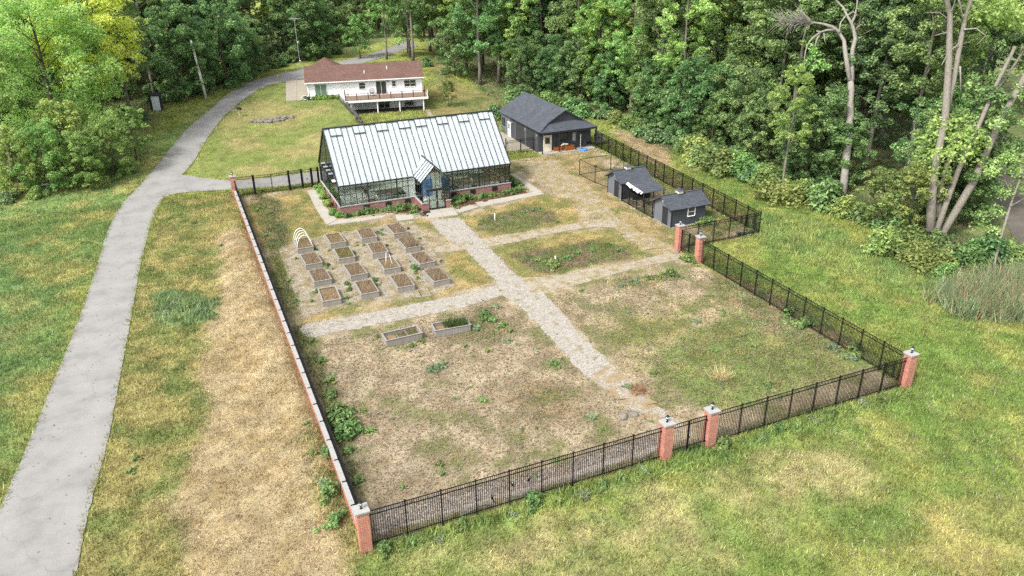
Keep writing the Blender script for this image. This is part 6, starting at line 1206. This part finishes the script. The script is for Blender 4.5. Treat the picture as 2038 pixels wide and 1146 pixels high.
# --- weed clumps on the garden plots
WC = [(870, 735, 1.3, "grey"), (880, 728, 1.2, "grey"), (858, 738, 1.0, "grey"), (980, 640, 1.3, "weed"), (1000, 650, 1.2, "weed"), (965, 632, 1.1, "fern"), (945, 655, 1.1, "grey"), (1015, 660, 1.0, "weed"), (985, 612, 1.0, "grey"), (925, 690, .8, "weed"), (970, 700, .8, "weed"), (962, 800, .9, "weed"), (905, 795, .5, "weed"), (800, 970, .6, "weed"), (876, 925, .8, "weed"), (880, 945, .7, "weed"), (1010, 680, .8, "grey"), (820, 690, 1.0, "weed"), (840, 680, .9, "weed"), (752, 672, .7, "weed"), (1105, 728, .7, "fern"),
      (1200, 855, .7, "weed"), (1178, 830, .9, "grey"), (1250, 770, .8, "grey"), (1240, 568, 1.1, "grey"), (1265, 562, 1.2, "grey"), (1290, 556, 1.2, "weed"), (1315, 552, 1.3, "weed"), (1335, 549, 1.1, "fern"), (1157, 580, .8, "weed"), (1225, 600, .5, "weed"), (1245, 614, .5, "weed"), (1570, 625, 1.2, "fern"), (1600, 650, 1.4, "fern"), (1590, 640, 1.2, "weed"), (1660, 695, 1.3, "grey"), (1690, 712, 1.4, "grey"), (1700, 705, 1.5, "fern"), (1500, 690, 1.0, "weed"), (1480, 670, .9, "weed"), (1530, 770, 1.1, "weed"), (1300, 745, .9, "weed"), (1420, 700, .9, "weed"), (1385, 640, .9, "grey"), (1370, 520, 1.3, "fern"), (1366, 516, .9, "weed"), (1480, 470, 1.6, "grey"), (1495, 462, 1.5, "grey"), (1410, 445, 1.4, "fern"), (1395, 443, 1.2, "fern"),
      (640, 720, 1.2, "weed"), (655, 760, 1.3, "weed"), (660, 790, 1.4, "weed"), (672, 830, 1.6, "fern"), (680, 850, 1.8, "fern"), (690, 870, 1.6, "fern"), (695, 900, 1.2, "weed"), (712, 960, 1.2, "weed"), (620, 680, 1.0, "weed"), (590, 600, .9, "weed"), (575, 560, .9, "weed"), (555, 575, .8, "weed"), (530, 470, .9, "weed"), (512, 420, 1.0, "weed"),
      (745, 560, .7, "fern"), (655, 500, .6, "weed"), (705, 505, .8, "weed"), (650, 530, .6, "fern"), (690, 545, .6, "weed"), (730, 500, .8, "weed"), (812, 515, .9, "fern"), (826, 537, .9, "fern"), (832, 555, .7, "weed"), (770, 490, .7, "weed"), (735, 580, .7, "weed"), (690, 595, .8, "weed"), (620, 600, .7, "weed"), (785, 575, .7, "weed"), (795, 470, .6, "weed"), (590, 515, .6, "weed"),
      (1040, 425, 1.0, "weed"), (1020, 428, 1.0, "weed"), (1060, 420, 1.0, "weed"), (1000, 434, .9, "weed"), (1075, 416, .9, "weed"), (955, 447, .8, "weed"), (1110, 443, .8, "weed"), (1085, 525, 1.2, "weed"), (1110, 520, 1.1, "weed"), (1130, 515, 1.2, "weed"), (1100, 530, 1.2, "fern"), (1070, 520, 1.0, "weed"), (1180, 500, 1.0, "weed"), (1210, 488, 1.0, "weed"), (1230, 500, 1.0, "weed"), (1150, 505, 1.0, "weed")]
rgy = np.random.default_rng(66)
for k in range(60): WC.append((*project(np.array([[rgy.uniform(2.6, 15), rgy.uniform(26.8, 42.6), 0.0]])), rgy.uniform(.3, .65), ["weed", "weed", "grey", "fern"][k % 4]))
for k in range(40): WC.append((*project(np.array([[rgy.uniform(3, 20), rgy.uniform(1.5, 18), 0.0]])), rgy.uniform(.2, .5), ["weed", "grey"][k % 2]))
for k in range(40): WC.append((*project(np.array([[rgy.uniform(22, 34), rgy.uniform(1.5, 18), 0.0]])), rgy.uniform(.25, .6), ["weed", "grey", "weed"][k % 3]))
BEDC = [np.array([4.17+3*i, 28.6+4.0*j]) for i in range(4) for j in range(4)]+[np.array([7.56, 19.62]), np.array([11.24, 19.43])]
WC = [(float(np.ravel(a_)[0]), float(np.ravel(b_)[0]), c_, d_) for a_, b_, c_, d_ in WC]
for k, (u, v, s, kd) in enumerate(WC):
    q = px(u, v); x, y = q[0], q[1]
    if any(abs(x-b_[0]) < .95+.5*(n_ > 15) and abs(y-b_[1]) < 1.5-.6*(n_ > 15) for n_, b_ in enumerate(BEDC)): continue
    r_ = "in the raised bed yard" if (x < 16 and 26 < y < 43) else "along the inside of the left wall" if x < 4.5 else "in the grassy plots near the greenhouse" if (y > 25 and x < 30) else "on the bare front left plot" if x < 21 else "on the front right plot"
    if x > 34.4: r_ = "by the side gate and pen"
    lo_ = "grey-green" if kd == "grey" else "leafy green"
    plant(kd, x, y, s*.9, u*.7, "weed_clump", "%s weed clump %s" % (lo_, r_), "weeds", "%s weeds %s" % (lo_, r_))
for k, (u, v, s, kd) in enumerate([(650, 905, 1.1, "fern"), (622, 905, .9, "weed"), (655, 985, 1.2, "fern"), (668, 1040, 1.1, "fern"), (640, 960, .9, "grey"), (610, 845, .7, "weed"), (590, 690, .7, "weed"), (440, 490, .8, "weed"), (385, 530, .8, "weed"), (320, 600, 1.3, "weed"), (345, 610, 1.4, "grey"), (370, 615, 1.4, "weed"), (400, 622, 1.3, "grey"), (425, 628, 1.0, "weed"), (330, 625, 1.2, "grey"), (360, 635, 1.2, "weed"), (385, 660, .8, "weed"), (270, 915, .9, "weed"), (260, 940, .9, "weed")]):
    q = px(u, v); r_ = "against the outside of the left brick wall" if u > 560 else "in the dark green patch beside the driveway" if 300 < u < 430 and 590 < v < 640 else "in the verge between driveway and brick wall"
    plant(kd, q[0], q[1], s*.9, u*.7, "weed_clump", "leafy weed clump "+r_, "weeds", "weeds "+r_)
for k in range(26):
    x = .8+k*1.32; u_ = rgf.random(); yy = -.45-.5*rgf.random()
    if XA-.5 < x < XB_+.5: continue
    plant(["fern", "weed", "grey"][k % 3], x, yy, .55+.5*u_, k, "weed_clump", "tall weed against the front fence "+("left" if x < XA else "right")+" of the gate", "weeds", "weeds along the front fence "+("left" if x < XA else "right")+" of the gate", sz=1.2)
q = px(1435, 752); P = np.tile(q[:2], (40, 1))+rgf.normal(0, .22, (40, 2)); blades("grass_tussock", P, np.tile(lin((240, 228, 176), ALB)*1.3, (40, 1)), np.full(40, .6), 9, "large pale straw tussock in the front right plot", "grass", .15, .035, 41, .7)
q = px(1352, 800); 
for (u, v, c_, lb) in ((1272, 778, (216, 168, 130), "small reddish dry tussock near the front right path end"), (1540, 765, (206, 204, 140), "olive tussock by the front right fence")):
    q = px(u, v); P = np.tile(q[:2], (30, 1))+rgf.normal(0, .3, (30, 2)); blades("grass_tussock", P, np.tile(lin(c_, ALB), (30, 1)), np.full(30, .28), 8, lb, "grass", .15, .04, int(u), .6)
for o in list(bpy.data.objects):
    if o.get("kind") == "stuff" and o.parent is not None and "label" in o.keys(): del o["label"]
